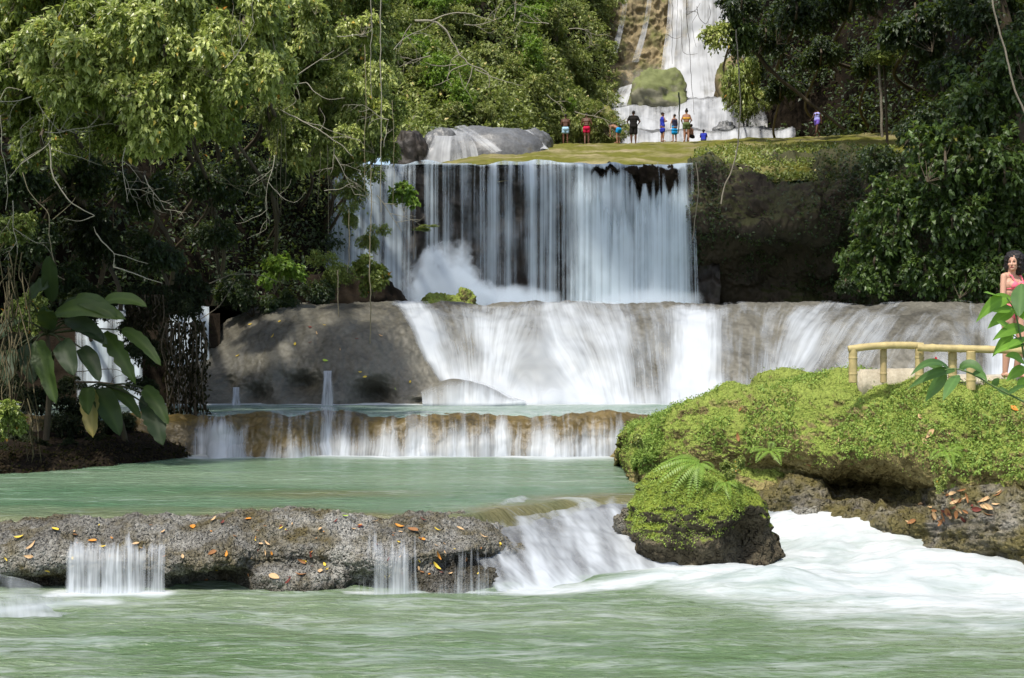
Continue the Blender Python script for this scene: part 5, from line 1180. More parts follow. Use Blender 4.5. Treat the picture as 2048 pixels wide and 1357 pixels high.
def frond(P0, P1, wd, parent, o0, mat, seed=0, n=20, sag=.16):
    P0, P1 = np.array(P0) - o0, np.array(P1) - o0; L = np.linalg.norm(P1 - P0)
    t = np.linspace(0, 1, n)[:, None]
    M_ = P0 * (1 - t) + P1 * t + np.array([0, 0, sag * L]) * (4 * t * (1 - t))
    T = np.gradient(M_, axis=0); T /= np.linalg.norm(T, axis=1)[:, None]
    S = np.cross(T, np.array([0, -.5, .85])); S /= np.linalg.norm(S, axis=1)[:, None]; U = np.cross(S, T)
    pl = wd * (np.sin(np.pi * np.clip(t * .88 + .1, 0, 1)) ** .8)
    b, dd, nn, LL = [], [], [], []
    for sgn in (-1, 1):
        b.append(M_[1:]); dd.append((S * sgn + T * .45 - U * .12)[1:]); nn.append(U[1:]); LL.append(pl[1:, 0])
    b, dd, nn, LL = map(np.concatenate, (b, dd, nn, LL))
    V, Tr, A = leaves_np(b, dd, nn, LL, np.full(len(LL), L / n * .85), np.clip(.6 + np.random.default_rng(seed).normal(0, .1, len(LL)), 0, .98), fold=.1, curl=.12)
    o = mesh('frond', V, Tr, mat, parent, attrs={'tint': A}, smooth=False)
    return o
def fern(px, py, d, fr, label, mat=None, wd=.16):
    root = empty('fern', W(px, py, d)); o0 = np.array(root.location)
    for i, (bx, by, dz) in enumerate(fr): frond(W(px, py, d), W(bx, by, d + dz), wd, root, o0, mat or GREEN['fresh'], i)
    return tag(root, label, 'fern')
fern(1402, 926, 14.95, [(1308, 944, -.15), (1316, 968, -.2), (1340, 992, -.25), (1376, 1006, -.25), (1348, 918, .05), (1330, 930, -.05), (1428, 940, -.1), (1395, 985, -.3)], 'bright green fern sprouting on top of the boulder in the white water', wd=.085)
fern(1540, 903, 17.0, [(1500, 905, -.2), (1512, 925, -.3), (1580, 905, -.2), (1562, 930, -.3), (1545, 885, 0)], 'small fern on the face of the mossy bank right of the boulder', wd=.08)
fern(1895, 905, 15.6, [(1860, 920, -.2), (1925, 915, -.2), (1905, 935, -.3), (1880, 890, 0), (1930, 895, .1)], 'small fern above the dark overhang near the right end of the bank', wd=.08)
fern(1450, 965, 15.05, [(1428, 985, -.2), (1475, 975, -.2), (1460, 1000, -.3)], 'tiny fern on the right shoulder of the ferny boulder', wd=.06)
# small leafy tufts on the boulder and the bank
for (px, py, d, s, lb) in ((1455, 938, 15.25, .16, 'small leafy weed on the right shoulder of the ferny boulder'), (1885, 965, 15.3, .14, 'heart leafed weed beside the dark overhang of the bank'), (1275, 880, 18.8, .14, 'low weed near the left end of the mossy bank'), (1480, 925, 15.4, .12, 'low weed between the ferny boulder and the bank')):
    plant('heart', 'weed', W(px, py, d), s, rs.uniform(0, 6), lb, 'weed')

# moss and creeping plants
def bank_sel(b, n, r):
    keep = (n[:, 2] > -.25) & (b[:, 2] > 1.02 - .25 * (1 - sstep(2.6, 3.6, b[:, 0])) + .2 * fbm(b, 1.5, 2))
    bare = fbm(b, 1.4, 3, .5, 2) + .25 * (n[:, 2])
    return keep & ((bare > -.02) | (r.random(len(b)) < .22))
def leafy_sel(b, n, r):
    return (n[:, 2] > -.3) & (b[:, 2] > 1.1 - .25 * (1 - sstep(2.6, 3.6, b[:, 0]))) & (fbm(b, 1.1, 3, .5, 7) + .12 * sstep(3, 5, b[:, 0]) > .08)
ground_cover('moss', (BANK, BANK_N), 150000, .022, GREEN['moss'], 'fine carpet of bright moss over the bank', 5, lift=.02, sel=bank_sel, Wr=.5, odd=.004)
ground_cover('creeping_plants', (BANK, BANK_N), 100000, .036, GREEN['creep'], 'patches of small leafed creeping plants growing through the moss of the bank', 15, lift=.06, sel=leafy_sel, Wr=.6, odd=.006)
fbn = normals(FB); cc = FB.mean(axis=(0, 1)); fbn = np.where((np.sum(fbn * (FB - cc), axis=2) < 0)[..., None], -fbn, fbn)
ground_cover('moss', (FB, fbn), 52000, .020, GREEN['moss'], 'moss on the top of the ferny boulder', 6, lift=.02, sel=lambda b, n, r: (b[:, 2] > .42 + .25 * fbm(b, 2, 2) + .35 * sstep(2.3, 2.9, b[:, 0])) & (n[:, 2] > -.25), Wr=.5)
def ridge_sel(b, n, r):
    px = CX + b[:, 0] / b[:, 1] * F; py = CY - (b[:, 2] - CAMZ) / b[:, 1] * F
    return (px > 1390) & (px < 1790) & (py > 294 + 8 * fbm(b, .3, 2) + 8 * (px < 1450)) & (b[:, 1] < 58)
ground_cover('low_plants', (RIDGE, outward(RIDGE)), 90000, .16, GREEN['mid'], 'fringe of low green plants along the right part of the moss ridge', 7, lift=.18, sel=ridge_sel)
ground_cover('low_plants', (CLIFF_R, outward(CLIFF_R)), 42000, .13, GREEN['dark'], 'sparse plants and ivy on the dark cliff right of the curtain', 8, lift=.15,
             sel=lambda b, n, r: (r.random(len(b)) < np.clip(.05 + 1.0 * sstep(10, 15, b[:, 0]) + .35 * (fbm(b, .5, 3) > .15), 0, 1)) & (b[:, 2] > 5.2 - .25 * (b[:, 0] - 9)) & (b[:, 1] < 52))
ground_cover('undergrowth', HR, 30000, .28, GREEN['dark'], 'undergrowth with shade-darkened leaf colour on the slope right of the upper waterfall', 9, lift=1.6, sel=lambda b, n, r: fbm(b, .2, 3) > -.1)
ground_cover('dead_leaves', (BANK_L, outward(BANK_L)), 9000, .07, M_wither_shade, 'dead leaves and roots covering the dark left river bank', 10, lift=.04)

# ------------------------------------------------------------------ fallen leaves
LEAFC = {'yellow': plain_mat('leaf_yellow', (0.62, 0.45, 0.05), .6, .3, 30), 'brown': plain_mat('leaf_brown', (0.24, 0.11, 0.04), .7, .4, 30), 'tan': plain_mat('leaf_tan', (0.50, 0.33, 0.17), .7, .3, 30), 'orange': plain_mat('leaf_orange', (0.55, 0.22, 0.03), .6, .3, 30), 'green': plain_mat('leaf_limegreen', (0.30, 0.42, 0.05), .6, .2, 30), 'maroon': plain_mat('leaf_maroon', (0.13, 0.03, 0.02), .7, .3, 30)}
def flat_leaf(L, wr, mat, seed):
    n = 9; t = np.linspace(0, 1, n)[:, None]; rg_ = random.Random(seed)
    c = rg_.uniform(.1, .45)
    M_ = np.concatenate([t * L - L / 2, 0 * t, c * L * (4 * (t - .5) ** 2) * .5], axis=1)
    wd = L * wr * .5 * np.sin(np.pi * t ** .8) ** .8 + .0005
    cols = np.linspace(-1, 1, 5)
    P = np.stack([M_ + np.concatenate([0 * t, wd * k, abs(k) * wd * .45], axis=1) for k in cols], axis=1)
    o = mesh('fallen_leaf', P.reshape(-1, 3), gridfaces(n, 5), mat)
    COL.objects.unlink(o); return o
LP = {k: [flat_leaf(1.0, w_, m, i) for i, w_ in enumerate((.34, .5, .22))] for k, m in LEAFC.items()}
def put_leaf(S, SN, px, py, Lpx, kind, label, group, seed):
    qx = CX + S[..., 0] / S[..., 1] * F; qy = CY - (S[..., 2] - CAMZ) / S[..., 1] * F
    cost = (qx - px) ** 2 + (qy - py) ** 2 + 40 * np.maximum(0, SN[..., 1] + .2)
    k = np.argmin(cost); p = S.reshape(-1, 3)[k]; nrm = Vector(SN.reshape(-1, 3)[k])
    o = LP[kind][seed % 3].copy(); COL.objects.link(o)
    L = Lpx / F * p[1]; r_ = random.Random(seed)
    q = nrm.to_track_quat('Z', 'X').to_matrix().to_4x4() @ Matrix.Rotation(r_.uniform(0, 6.28), 4, 'Z') @ Matrix.Rotation(r_.uniform(-.25, .25), 4, 'X')
    o.matrix_world = Matrix.Translation(Vector(p) + nrm * .012) @ q @ Matrix.Scale(L, 4)
    return tag(o, label, 'leaf', group)
LL_ = [(38, 1078, 20, 'yellow'), (110, 1062, 22, 'yellow'), (62, 1095, 28, 'tan'), (60, 1115, 22, 'tan'), (185, 1083, 18, 'orange'), (225, 1080, 12, 'orange'), (205, 1095, 14, 'yellow'), (270, 1090, 16, 'tan'), (285, 1098, 14, 'tan'), (325, 1065, 14, 'tan'), (385, 1056, 22, 'orange'), (425, 1042, 24, 'tan'), (445, 1048, 18, 'maroon'), (495, 1040, 18, 'orange'),
       (535, 1090, 20, 'tan'), (453, 1110, 16, 'orange'), (425, 1108, 22, 'brown'), (530, 1105, 14, 'tan'), (605, 1122, 20, 'brown'), (548, 1155, 26, 'tan'), (575, 1165, 22, 'maroon'), (600, 1152, 26, 'brown'), (640, 1145, 20, 'tan'), (670, 1045, 18, 'maroon'), (690, 1035, 14, 'green'), (720, 1055, 18, 'maroon'), (750, 1045, 18, 'tan'), (800, 1055, 24, 'orange'),
       (825, 1062, 26, 'brown'), (848, 1042, 20, 'maroon'), (875, 1062, 18, 'yellow'), (845, 1080, 16, 'orange'), (875, 1110, 22, 'orange'), (872, 1135, 22, 'yellow'), (920, 1060, 18, 'tan'), (965, 1075, 18, 'tan'), (1000, 1090, 14, 'yellow'), (150, 1072, 14, 'brown'), (15, 1120, 12, 'yellow'), (95, 1140, 12, 'yellow'), (640, 1060, 12, 'tan'), (560, 1060, 12, 'yellow'),
       (470, 1075, 12, 'brown'), (365, 1115, 12, 'tan'), (780, 1150, 12, 'yellow'), (900, 1150, 14, 'tan'), (930, 1120, 12, 'brown'), (955, 1150, 12, 'yellow'), (890, 1090, 12, 'tan')]
cname = {'yellow': 'yellow', 'tan': 'pale tan', 'orange': 'orange', 'brown': 'brown', 'maroon': 'dark maroon', 'green': 'lime green'}
for i, (px, py, L, k) in enumerate(LL_):
    put_leaf(LEDGE, LEDGE_N, px, py, L * 1.0, k, cname[k] + ' fallen leaf lying on the foreground rock ledge', cname[k] + ' fallen leaves on the rock ledge', i)
r8 = random.Random(4)
for i in range(60):
    k = r8.choice(('tan', 'brown', 'yellow', 'orange', 'brown', 'maroon')); px = r8.choice((r8.uniform(0, 1000), r8.gauss(560, 60), r8.gauss(840, 60)))
    put_leaf(LEDGE, LEDGE_N, min(max(px, 5), 1010), r8.uniform(1045, 1160), r8.uniform(6, 11), k, 'tiny ' + cname[k] + ' leaf fragment on the foreground rock ledge', 'tiny leaf fragments on the rock ledge', 500 + i)
DN = outward(DOME)
for i, (px, py, L, k) in enumerate([(620, 655, 8, 'maroon'), (635, 668, 9, 'tan'), (648, 652, 6, 'yellow'), (590, 690, 7, 'yellow'), (545, 672, 8, 'yellow'), (475, 712, 8, 'yellow'), (650, 722, 9, 'green'), (712, 678, 7, 'maroon'), (760, 672, 8, 'tan'), (730, 755, 7, 'yellow'), (790, 780, 7, 'green'), (500, 650, 7, 'yellow'), (560, 645, 7, 'yellow'), (680, 700, 6, 'tan'), (720, 745, 6, 'yellow'), (820, 765, 6, 'yellow'), (620, 688, 6, 'maroon')]):
    put_leaf(DOME, DN, px, py, L * 1.3, k, cname[k] + ' fallen leaf on the bare grey brown mound', cname[k] + ' fallen leaves on the grey mound', 100 + i)
r_ = random.Random(9)
for i in range(44):
    px, py = 1905 + r_.gauss(20, 42), 1003 + r_.gauss(8, 18)
    py -= (px - 1925) * .35
    put_leaf(APRON, outward(APRON), px, min(py, 1045), r_.uniform(13, 24), r_.choice(['brown', 'tan', 'tan', 'brown', 'maroon']), 'dry brown leaf in the drift of dead leaves at the foot of the bank', 'drift of dead leaves on the right', 200 + i)
for i, (px, py, L, k) in enumerate([(1840, 838, 22, 'tan'), (1862, 868, 24, 'tan'), (1765, 852, 16, 'tan'), (1475, 875, 20, 'brown'), (1850, 882, 18, 'tan'), (1900, 870, 14, 'tan'), (1480, 820, 12, 'brown'), (2030, 820, 20, 'orange'), (1620, 930, 14, 'brown'), (1680, 880, 12, 'tan')]):
    put_leaf(BANK, BANK_N, px, py, L, k, cname[k] + ' dry leaf caught in the moss of the bank', cname[k] + ' dry leaves in the moss', 300 + i)

# ------------------------------------------------------------------ leaves close to the camera at the right edge
def cl6(x, y): return 1250 + x / 2.566, 440 + y / 2.566
def sprig(leaves, stems, d, label, wd=24):
    root = empty('leafy_branch', W(2120, 900, d)); o0 = np.array(root.location)
    for i, (a, b, w_, m, sg) in enumerate(leaves):
        ax, ay = cl6(*a); bx, by = cl6(*b)
        big_leaf(W(ax, ay, d + .05), W(bx, by, d - .12 + (i % 3) * .08), w_ * .82 / F * d, sg, m, root, o0, blunt=.95, roll=(-.5, .3, .1)[i % 3], tint=.45 + .12 * (i % 4), wave=.02, seed=i, n=12, fold=.2)
    mb = MB()
    for pts, r0 in stems:
        mb.tube(cr(pxl([cl6(*p) for p in pts], d), 14) - o0, np.linspace(r0, r0 * .5, 14) / F * d, 6)
    mb.build('stem', M_greenstem, root)
    return tag(root, label, 'plant')
M_greenstem = plain_mat('green_stem', (0.10, 0.15, 0.05), .6, .2, 10)
M_blue = leaf_mat('leaf_close', (0.035, 0.085, 0.022), (0.10, 0.20, 0.05), rough=.5, trans=.4)
M_lime = leaf_mat('leaf_close_lime', (0.10, 0.24, 0.02), (0.22, 0.42, 0.05), rough=.55, trans=.5)
sprig([((1665, 765), (1465, 800), 26, M_blue, .15), ((1700, 775), (1448, 872), 24, M_blue, .1), ((1650, 785), (1540, 935), 30, M_blue, .05), ((1710, 795), (1630, 932), 30, M_blue, .05), ((1715, 765), (1845, 800), 34, M_blue, .25), ((1640, 770), (1540, 745), 20, M_blue, .05), ((1780, 790), (1860, 830), 20, M_blue, .1), ((1880, 850), (1922, 815), 18, M_blue, 0), ((1905, 865), (1985, 900), 18, M_blue, 0), ((1960, 890), (2048, 850), 20, M_blue, 0)],
      [([(2100, 960), (2030, 925), (1900, 860), (1790, 795), (1700, 765), (1640, 770)], 2.6)], 6.2, 'spray of long dark green leaflets close to the camera before the bamboo rail')
sprig([((2035, 325), (2020, 500), 46, M_blue, 0), ((1990, 405), (1800, 528), 34, M_lime, .15), ((2000, 470), (1860, 560), 30, M_lime, .1), ((1930, 395), (1838, 372), 22, M_lime, 0), ((2060, 560), (1885, 620), 30, M_lime, .1), ((1995, 590), (1885, 705), 26, M_lime, .1), ((2060, 640), (1890, 690), 26, M_lime, .05), ((2050, 740), (1950, 700), 26, M_lime, .1), ((2060, 760), (1955, 830), 28, M_lime, .1), ((2000, 420), (2060, 520), 34, M_lime, 0), ((1985, 560), (1905, 520), 22, M_lime, 0), ((2060, 810), (2010, 870), 24, M_lime, 0), ((2055, 600), (1960, 660), 28, M_lime, 0), ((1990, 450), (1880, 470), 24, M_lime, 0)],
      [([(2110, 900), (2060, 760), (2030, 600), (2000, 470), (1960, 400)], 2.6), ([(2060, 650), (1990, 590), (1930, 560)], 1.6)], 6.6, 'lime green leafy branch close to the camera hiding the bather on the right')
# ------------------------------------------------------------------ path and bamboo rail behind the bank
M_conc = rock_mat('pale_stone_kerb', (0.28, 0.24, 0.17), (0.50, 0.45, 0.34), fine=20, bump=.3, rough=.9, patch_scale=2)
def boxmb(mb, a, b, bev=0.0):
    (x0, y0, z0), (x1, y1, z1) = a, b
    V = [(x, y, z) for x in (x0, x1) for y in (y0, y1) for z in (z0, z1)]
    mb.add(V, np.array([(0, 1, 3, 2), (4, 6, 7, 5), (0, 4, 5, 1), (2, 3, 7, 6), (0, 2, 6, 4), (1, 5, 7, 3)])); return mb
def rough_box(name, a, b, mat, n=(40, 10, 8), amp=.02, **kw):
    bm = bmesh.new(); bmesh.ops.create_cube(bm, size=1)
    for v in bm.verts:
        v.co = Vector([(a[i] + b[i]) / 2 + v.co[i] * (b[i] - a[i]) for i in range(3)])
    bmesh.ops.bevel(bm, geom=list(bm.edges), offset=.03, segments=2, affect='EDGES')
    bmesh.ops.subdivide_edges(bm, edges=[e for e in bm.edges if e.calc_length() > .5], cuts=30, use_grid_fill=True)
    me = bpy.data.meshes.new(name); bm.to_mesh(me); bm.free()
    co = np.empty(len(me.vertices) * 3, dtype=np.float32); me.vertices.foreach_get('co', co); co = co.reshape(-1, 3)
    co += (amp * np.stack([fbm(co, 3, 3, seed=k) for k in range(3)], -1)).astype(np.float32); me.vertices.foreach_set('co', co.ravel())
    me.polygons.foreach_set('use_smooth', np.ones(len(me.polygons), dtype=bool)); me.materials.append(mat)
    o = bpy.data.objects.new(name, me); COL.objects.link(o); return o
tag(rough_box('path', (4.75, 17.6, 1.7), (9.5, 19.2, 2.235), M_conc), kind='structure')
tag(rough_box('stone_kerb', (4.62, 17.25, 1.9), (5.38, 17.45, 2.35), M_conc), 'low pale stone kerb behind the left end of the bamboo rail', 'kerb')
tag(rough_box('stone_kerb', (5.62, 16.65, 1.9), (7.6, 16.95, 2.19), M_conc), 'low pale stone kerb behind the right part of the bamboo rail', 'kerb')
M_bamboo = plain_mat('bamboo', (0.40, 0.32, 0.14), rough=.6, var=.6, scale=9, bump=.3, stretch=(1, 1, 1), spec=.35)
M_bamboo2 = plain_mat('weathered_bamboo', (0.36, 0.28, 0.13), rough=.6, var=.35, scale=6, bump=.3)
M_cut = plain_mat('bamboo_cut_end', (0.62, 0.50, 0.28), rough=.7, var=.2, scale=30)
rail = empty('bamboo_rail', W(1705, 755, 16.9)); ro = np.array(rail.location)
def culm(name, A_, B_, r, mat, parent, o0, bow=0.0, seg=14, knots=3, hollow=True):
    A_, B_ = np.array(A_) - o0, np.array(B_) - o0; n = 40; t = np.linspace(0, 1, n)
    P_ = A_ * (1 - t[:, None]) + B_ * t[:, None] + np.array([0, 0, bow]) * (4 * t * (1 - t))[:, None]
    rr_ = np.full(n, r) + .010 * sum(np.exp(-((t - (k + .5) / knots) / .012) ** 2) for k in range(knots))
    mb = MB(); mb.tube(P_, rr_, seg)
    for e, q in ((0, -1), (-1, 1)):                       # rounded closed ends
        T = (P_[e] - P_[e + (1 if e == 0 else -1)]); T /= np.linalg.norm(T)
        mb.tube(np.array([P_[e], P_[e] + T * r * .12, P_[e] + T * r * .16]), np.array([r, r * .8, .001]), seg)
    return mb.build(name, mat, parent)
def post(px, pt, pb, d, wpx, mat):
    A_ = W(px, pb + 8, d); B_ = W(px, pt, d); return culm('post', A_, B_, wpx / 2 / F * d, mat, rail, ro, knots=2)
post(1706, 700, 757, 16.85, 17, M_bamboo); post(1767, 698, 757, 16.9, 13, M_bamboo2); post(1839, 698, 760, 16.75, 17, M_bamboo); post(1905, 703, 760, 16.6, 17, M_bamboo); post(1942, 704, 772, 16.4, 18, M_bamboo); post(2075, 706, 780, 16.2, 17, M_bamboo)
culm('rail', W(1697, 699, 16.85), W(1846, 693, 16.75), 7.2 / F * 16.8, M_bamboo, rail, ro, bow=.03, knots=3)
culm('rail', W(1836, 696, 16.62), W(2120, 706, 16.1), 7.4 / F * 16.4, M_bamboo, rail, ro, bow=.01, knots=5)
tag(rail, 'low bamboo hand rail on short posts at the top of the mossy bank', 'railing')
# red flower
fl = empty('flower', W(1874, 745, 16.5)); fo = np.array(fl.location)
M_red = plain_mat('red_petal', (0.55, 0.01, 0.03), .5, .3, 20)
mb = MB(); mb.tube(np.array([[0, 0, -.1], [0, 0, .08], [-.01, 0, .14]]), .007, 6); mb.build('stem', M_greenstem, fl)
for a in range(5):
    B0 = np.array([-.01, 0, .13]); B1 = B0 + np.array([-.035 + .012 * a, -.02 * math.sin(a), .075 - .012 * abs(a - 2)])
    big_leaf(B0 + fo, B1 + fo, .022, .0, M_red, fl, fo, n=8, wave=0).name = 'petal'
tag(fl, 'small red flower standing behind the bamboo rail', 'flower')

# ------------------------------------------------------------------ people
def skin_mat(name, c): return plain_mat(name, c, rough=.5, var=.12, scale=8, bump=.05, spec=.35)
SK_D = skin_mat('skin_dark', (0.10, 0.045, 0.025)); SK_M = skin_mat('skin_brown', (0.30, 0.15, 0.09)); SK_L = skin_mat('skin_light_brown', (0.52, 0.29, 0.20))
M_hair = plain_mat('black_hair', (0.012, 0.009, 0.008), rough=.55, var=.4, scale=40, bump=.6, stretch=(1, 1, .3))
M_eye = plain_mat('eye_dark', (0.02, 0.01, 0.01), .3, .1, 10); M_lip = plain_mat('lip', (0.35, 0.08, 0.07), .5, .1, 10)
def cloth(name, c): return plain_mat(name, c, rough=.85, var=.18, scale=14, bump=.3, spec=.15)

def capsule(a, b, ra, rb, seg=12):
    a, b = np.array(a, float), np.array(b, float); L = np.linalg.norm(b - a)
    T = (b - a) / L if L > 1e-6 else np.array([0, 0, 1.0])
    th = np.linspace(-math.pi / 2, 0, 5)
    ps = [a + T * ra * math.sin(t) for t in th] + [b + T * rb * math.sin(t) for t in -th[::-1]]
    rs_ = [max(ra * math.cos(t), .0015) for t in th] + [max(rb * math.cos(t), .0015) for t in th[::-1]]
    V, Fc = tube_arrays(np.array(ps), np.array(rs_), seg)
    n = len(V); Fc = [tuple(f) for f in Fc] + [tuple(range(seg - 1, -1, -1)), tuple(range(n - seg, n))]
    return V, Fc
def ellipsoid(c, r, seg=16, rot=None):
    th = np.linspace(0, 2 * math.pi, seg, endpoint=False); ph = np.linspace(0, math.pi, seg // 2 + 1)[1:-1]
    V = [(0, 0, 1)] + [(math.cos(t) * math.sin(p), math.sin(t) * math.sin(p), math.cos(p)) for p in ph for t in th] + [(0, 0, -1)]
    V = np.array(V) * np.array(r)
    if rot is not None: V = V @ np.array(Matrix.Rotation(rot[0], 3, rot[1])).T
    V = V + np.array(c); k = len(ph); Fc = [(0, 1 + j, 1 + (j + 1) % seg) for j in range(seg)]
    for i in range(k - 1):
        for j in range(seg): Fc.append((1 + i * seg + j, 1 + (i + 1) * seg + j, 1 + (i + 1) * seg + (j + 1) % seg, 1 + i * seg + (j + 1) % seg))
    e = 1 + k * seg; Fc += [(e, 1 + (k - 1) * seg + (j + 1) % seg, 1 + (k - 1) * seg + j) for j in range(seg)]
    return V, Fc
def fuse(name, shapes, mat, parent, voxel, smooth=4, disp=None):
    """one continuous skin round a set of overlapping solids"""
    Vs, Fs, n = [], [], 0
    for V, Fc in shapes:
        Vs.append(V); Fs += [tuple(int(i) + n for i in f) for f in Fc]; n += len(V)
    me = bpy.data.meshes.new(name + '_raw'); me.from_pydata(np.concatenate(Vs).tolist(), [], Fs); me.update()
    o = bpy.data.objects.new(name, me); COL.objects.link(o)
    m = o.modifiers.new('r', 'REMESH'); m.mode = 'VOXEL'; m.voxel_size = voxel; m.use_smooth_shade = True
    sm = o.modifiers.new('s', 'SMOOTH'); sm.iterations = smooth; sm.factor = .5
    dg = bpy.context.evaluated_depsgraph_get(); dg.update()
    me2 = bpy.data.meshes.new_from_object(o.evaluated_get(dg)); o.modifiers.clear(); o.data = me2; me2.name = name
    me2.polygons.foreach_set('use_smooth', np.ones(len(me2.polygons), dtype=bool))
    me2.materials.clear(); me2.materials.append(mat); bpy.data.meshes.remove(me)
    if disp is not None:
        co = np.empty(len(me2.vertices) * 3, dtype=np.float32); me2.vertices.foreach_get('co', co); co = co.reshape(-1, 3)
        nn = np.array([v.normal for v in me2.vertices]); co = co + nn * disp(co)[:, None]; me2.vertices.foreach_set('co', co.astype(np.float32).ravel())
    o.parent = parent; return o

def person(loc, rz, h, skin, label, female=False, pose=None, clothes=(), hair='short', voxel=.011, group=None, bulk=1.0, head_turn=0.0, detail=False, hatm=None):
    root = empty('person', loc, rz); root.scale = (h / 1.72,) * 3
    J = dict(pel=(0, 0, .93), waist=(0, .01, 1.08), chest=(0, 0, 1.29), neck=(0, .01, 1.46), head=(0, -.01, 1.60),
             shL=(.185, 0, 1.405), shR=(-.185, 0, 1.405), elL=(.24, .02, 1.12), elR=(-.24, .02, 1.12), wrL=(.25, -.06, .88), wrR=(-.25, -.06, .88),
             hpL=(.095, 0, .90), hpR=(-.095, 0, .90), knL=(.11, -.02, .49), knR=(-.11, -.02, .49), anL=(.11, .02, .085), anR=(-.11, .02, .085), ftL=(.125, -.15, .03), ftR=(-.125, -.15, .03))
    if female:
        for k in ('shL', 'elL', 'wrL', 'shR', 'elR', 'wrR'): J[k] = (J[k][0] * .88, J[k][1], J[k][2])
    J.update(pose or {})
    J = {k: np.array(v, float) for k, v in J.items()}; b = bulk
    side = J['shL'] - J['shR']; side /= np.linalg.norm(side); hs = J['hpL'] - J['hpR']; hs /= np.linalg.norm(hs)
    tor = [capsule(J['pel'] - hs * .075, J['pel'] + hs * .075, .105 * b, .105 * b), capsule(J['pel'] + [0, .03, -.03] - hs * .07, J['pel'] + [0, .03, -.03] + hs * .07, .10 * b, .10 * b),
           capsule(J['waist'] - side * .05, J['waist'] + side * .05, (.088 if female else .10) * b, (.088 if female else .10) * b),
           capsule(J['chest'] - side * (.075 if female else .095), J['chest'] + side * (.075 if female else .095), .108 * b, .108 * b),
           capsule(J['chest'] * .5 + J['waist'] * .5 - side * .06, J['chest'] * .5 + J['waist'] * .5 + side * .06, .10 * b, .10 * b),
           capsule(J['chest'] * .35 + J['neck'] * .65 - side * .10, J['chest'] * .35 + J['neck'] * .65 + side * .10, .062 * b, .062 * b)]
    fwd = np.cross(J['head'] - J['pel'], side); fwd /= np.linalg.norm(fwd); fwd = fwd if fwd[1] < 0 or True else -fwd
    if fwd[1] > 0 and abs(fwd[1]) > .3 and pose is None: fwd = -fwd
    bust = []
    if female: bust = [ellipsoid(J['chest'] + side * s_ * .075 + np.array([0, -.095, -.01]), (.062, .055, .062)) for s_ in (-1, 1)]
    arms, legs, shapes = [], [], []
    for s_ in 'LR':
        arms += [capsule(J['sh' + s_], J['el' + s_], .052 * b if not female else .043 * b, .038 * b), capsule(J['el' + s_], J['wr' + s_], .038 * b, .025)]
        legs += [capsule(J['hp' + s_], J['kn' + s_], .092 * b, .056 * b), capsule(J['kn' + s_], J['kn' + s_] * .62 + J['an' + s_] * .38, .054 * b, .056 * b), capsule(J['kn' + s_] * .62 + J['an' + s_] * .38, J['an' + s_], .056 * b, .036)]
        legs += [capsule(J['an' + s_] + [0, .02, -.035], J['ft' + s_], .036, .026), capsule(J['ft' + s_] + [.02, 0, 0], J['ft' + s_] + [-.025, .02, 0], .024, .022)]
        # hand: palm, four unequal bent fingers, thumb from the side
        d = J['wr' + s_] - J['el' + s_]; d /= np.linalg.norm(d); ax = np.cross(d, side); ax /= np.linalg.norm(ax) + 1e-9; sd = np.cross(ax, d)
        w0 = J['wr' + s_]; pal = w0 + d * .085
        for q in (-.03, -.01, .01, .03): arms.append(capsule(w0 + ax * q * .4 + d * .01, pal + ax * q * .95, .017, .013))
        for q, L_ in ((-.033, .068), (-.011, .078), (.011, .074), (.033, .058)):
            k0 = pal + ax * q; k1 = k0 + d * L_ * .5 + sd * .008; arms += [capsule(k0, k1, .0095, .009), capsule(k1, k1 + d * L_ * .42 + sd * .024, .009, .0075)]
        t0 = w0 + d * .03 - ax * .03; t1 = t0 - ax * .028 + d * .03; arms += [capsule(t0, t1, .012, .010), capsule(t1, t1 + d * .03 - ax * .006 + sd * .01, .010, .008)]
    hd = J['head']; nk = J['neck']; ct, sn = math.cos(head_turn), math.sin(head_turn)
    Rh = np.array([[ct, -sn, 0], [sn, ct, 0], [0, 0, 1]]); rot = (head_turn, 'Z')
    hp_ = lambda x, y, z: hd + Rh @ np.array([x, y, z])
    head = [capsule(nk - [0, 0, .06], hd - [0, -.01, .06], .055, .052), ellipsoid(hp_(0, .015, .03), (.077, .095, .095), rot=rot), ellipsoid(hp_(0, -.03, -.045), (.058, .062, .07), rot=rot),
            ellipsoid(hp_(0, -.075, -.085), (.028, .022, .024), rot=rot), capsule(hp_(0, -.088, .02), hp_(0, -.106, -.025), .010, .016), ellipsoid(hp_(0, -.082, -.06), (.028, .014, .014), rot=rot),
            ellipsoid(hp_(.079, .01, -.01), (.010, .022, .032), rot=rot), ellipsoid(hp_(-.079, .01, -.01), (.010, .022, .032), rot=rot), ellipsoid(hp_(.034, -.070, -.02), (.026, .02, .024), rot=rot), ellipsoid(hp_(-.034, -.070, -.02), (.026, .02, .024), rot=rot)]
    fuse('body', tor + bust + arms + legs + head, skin, root, voxel)
    if detail:
        for s_ in (-1, 1):
            V, Fc = ellipsoid(hp_(s_ * .031, -.083, .016), (.013, .007, .008), rot=rot); mesh('eye', V, Fc, M_eye, root)
            V, Fc = ellipsoid(hp_(s_ * .031, -.088, .036), (.020, .006, .004), rot=rot); mesh('eyebrow', V, Fc, M_hair, root)
        V, Fc = ellipsoid(hp_(0, -.094, -.060), (.024, .008, .009), rot=rot); mesh('lips', V, Fc, M_lip, root)
    nz = lambda co: .012 * fbm(co, 30, 2)
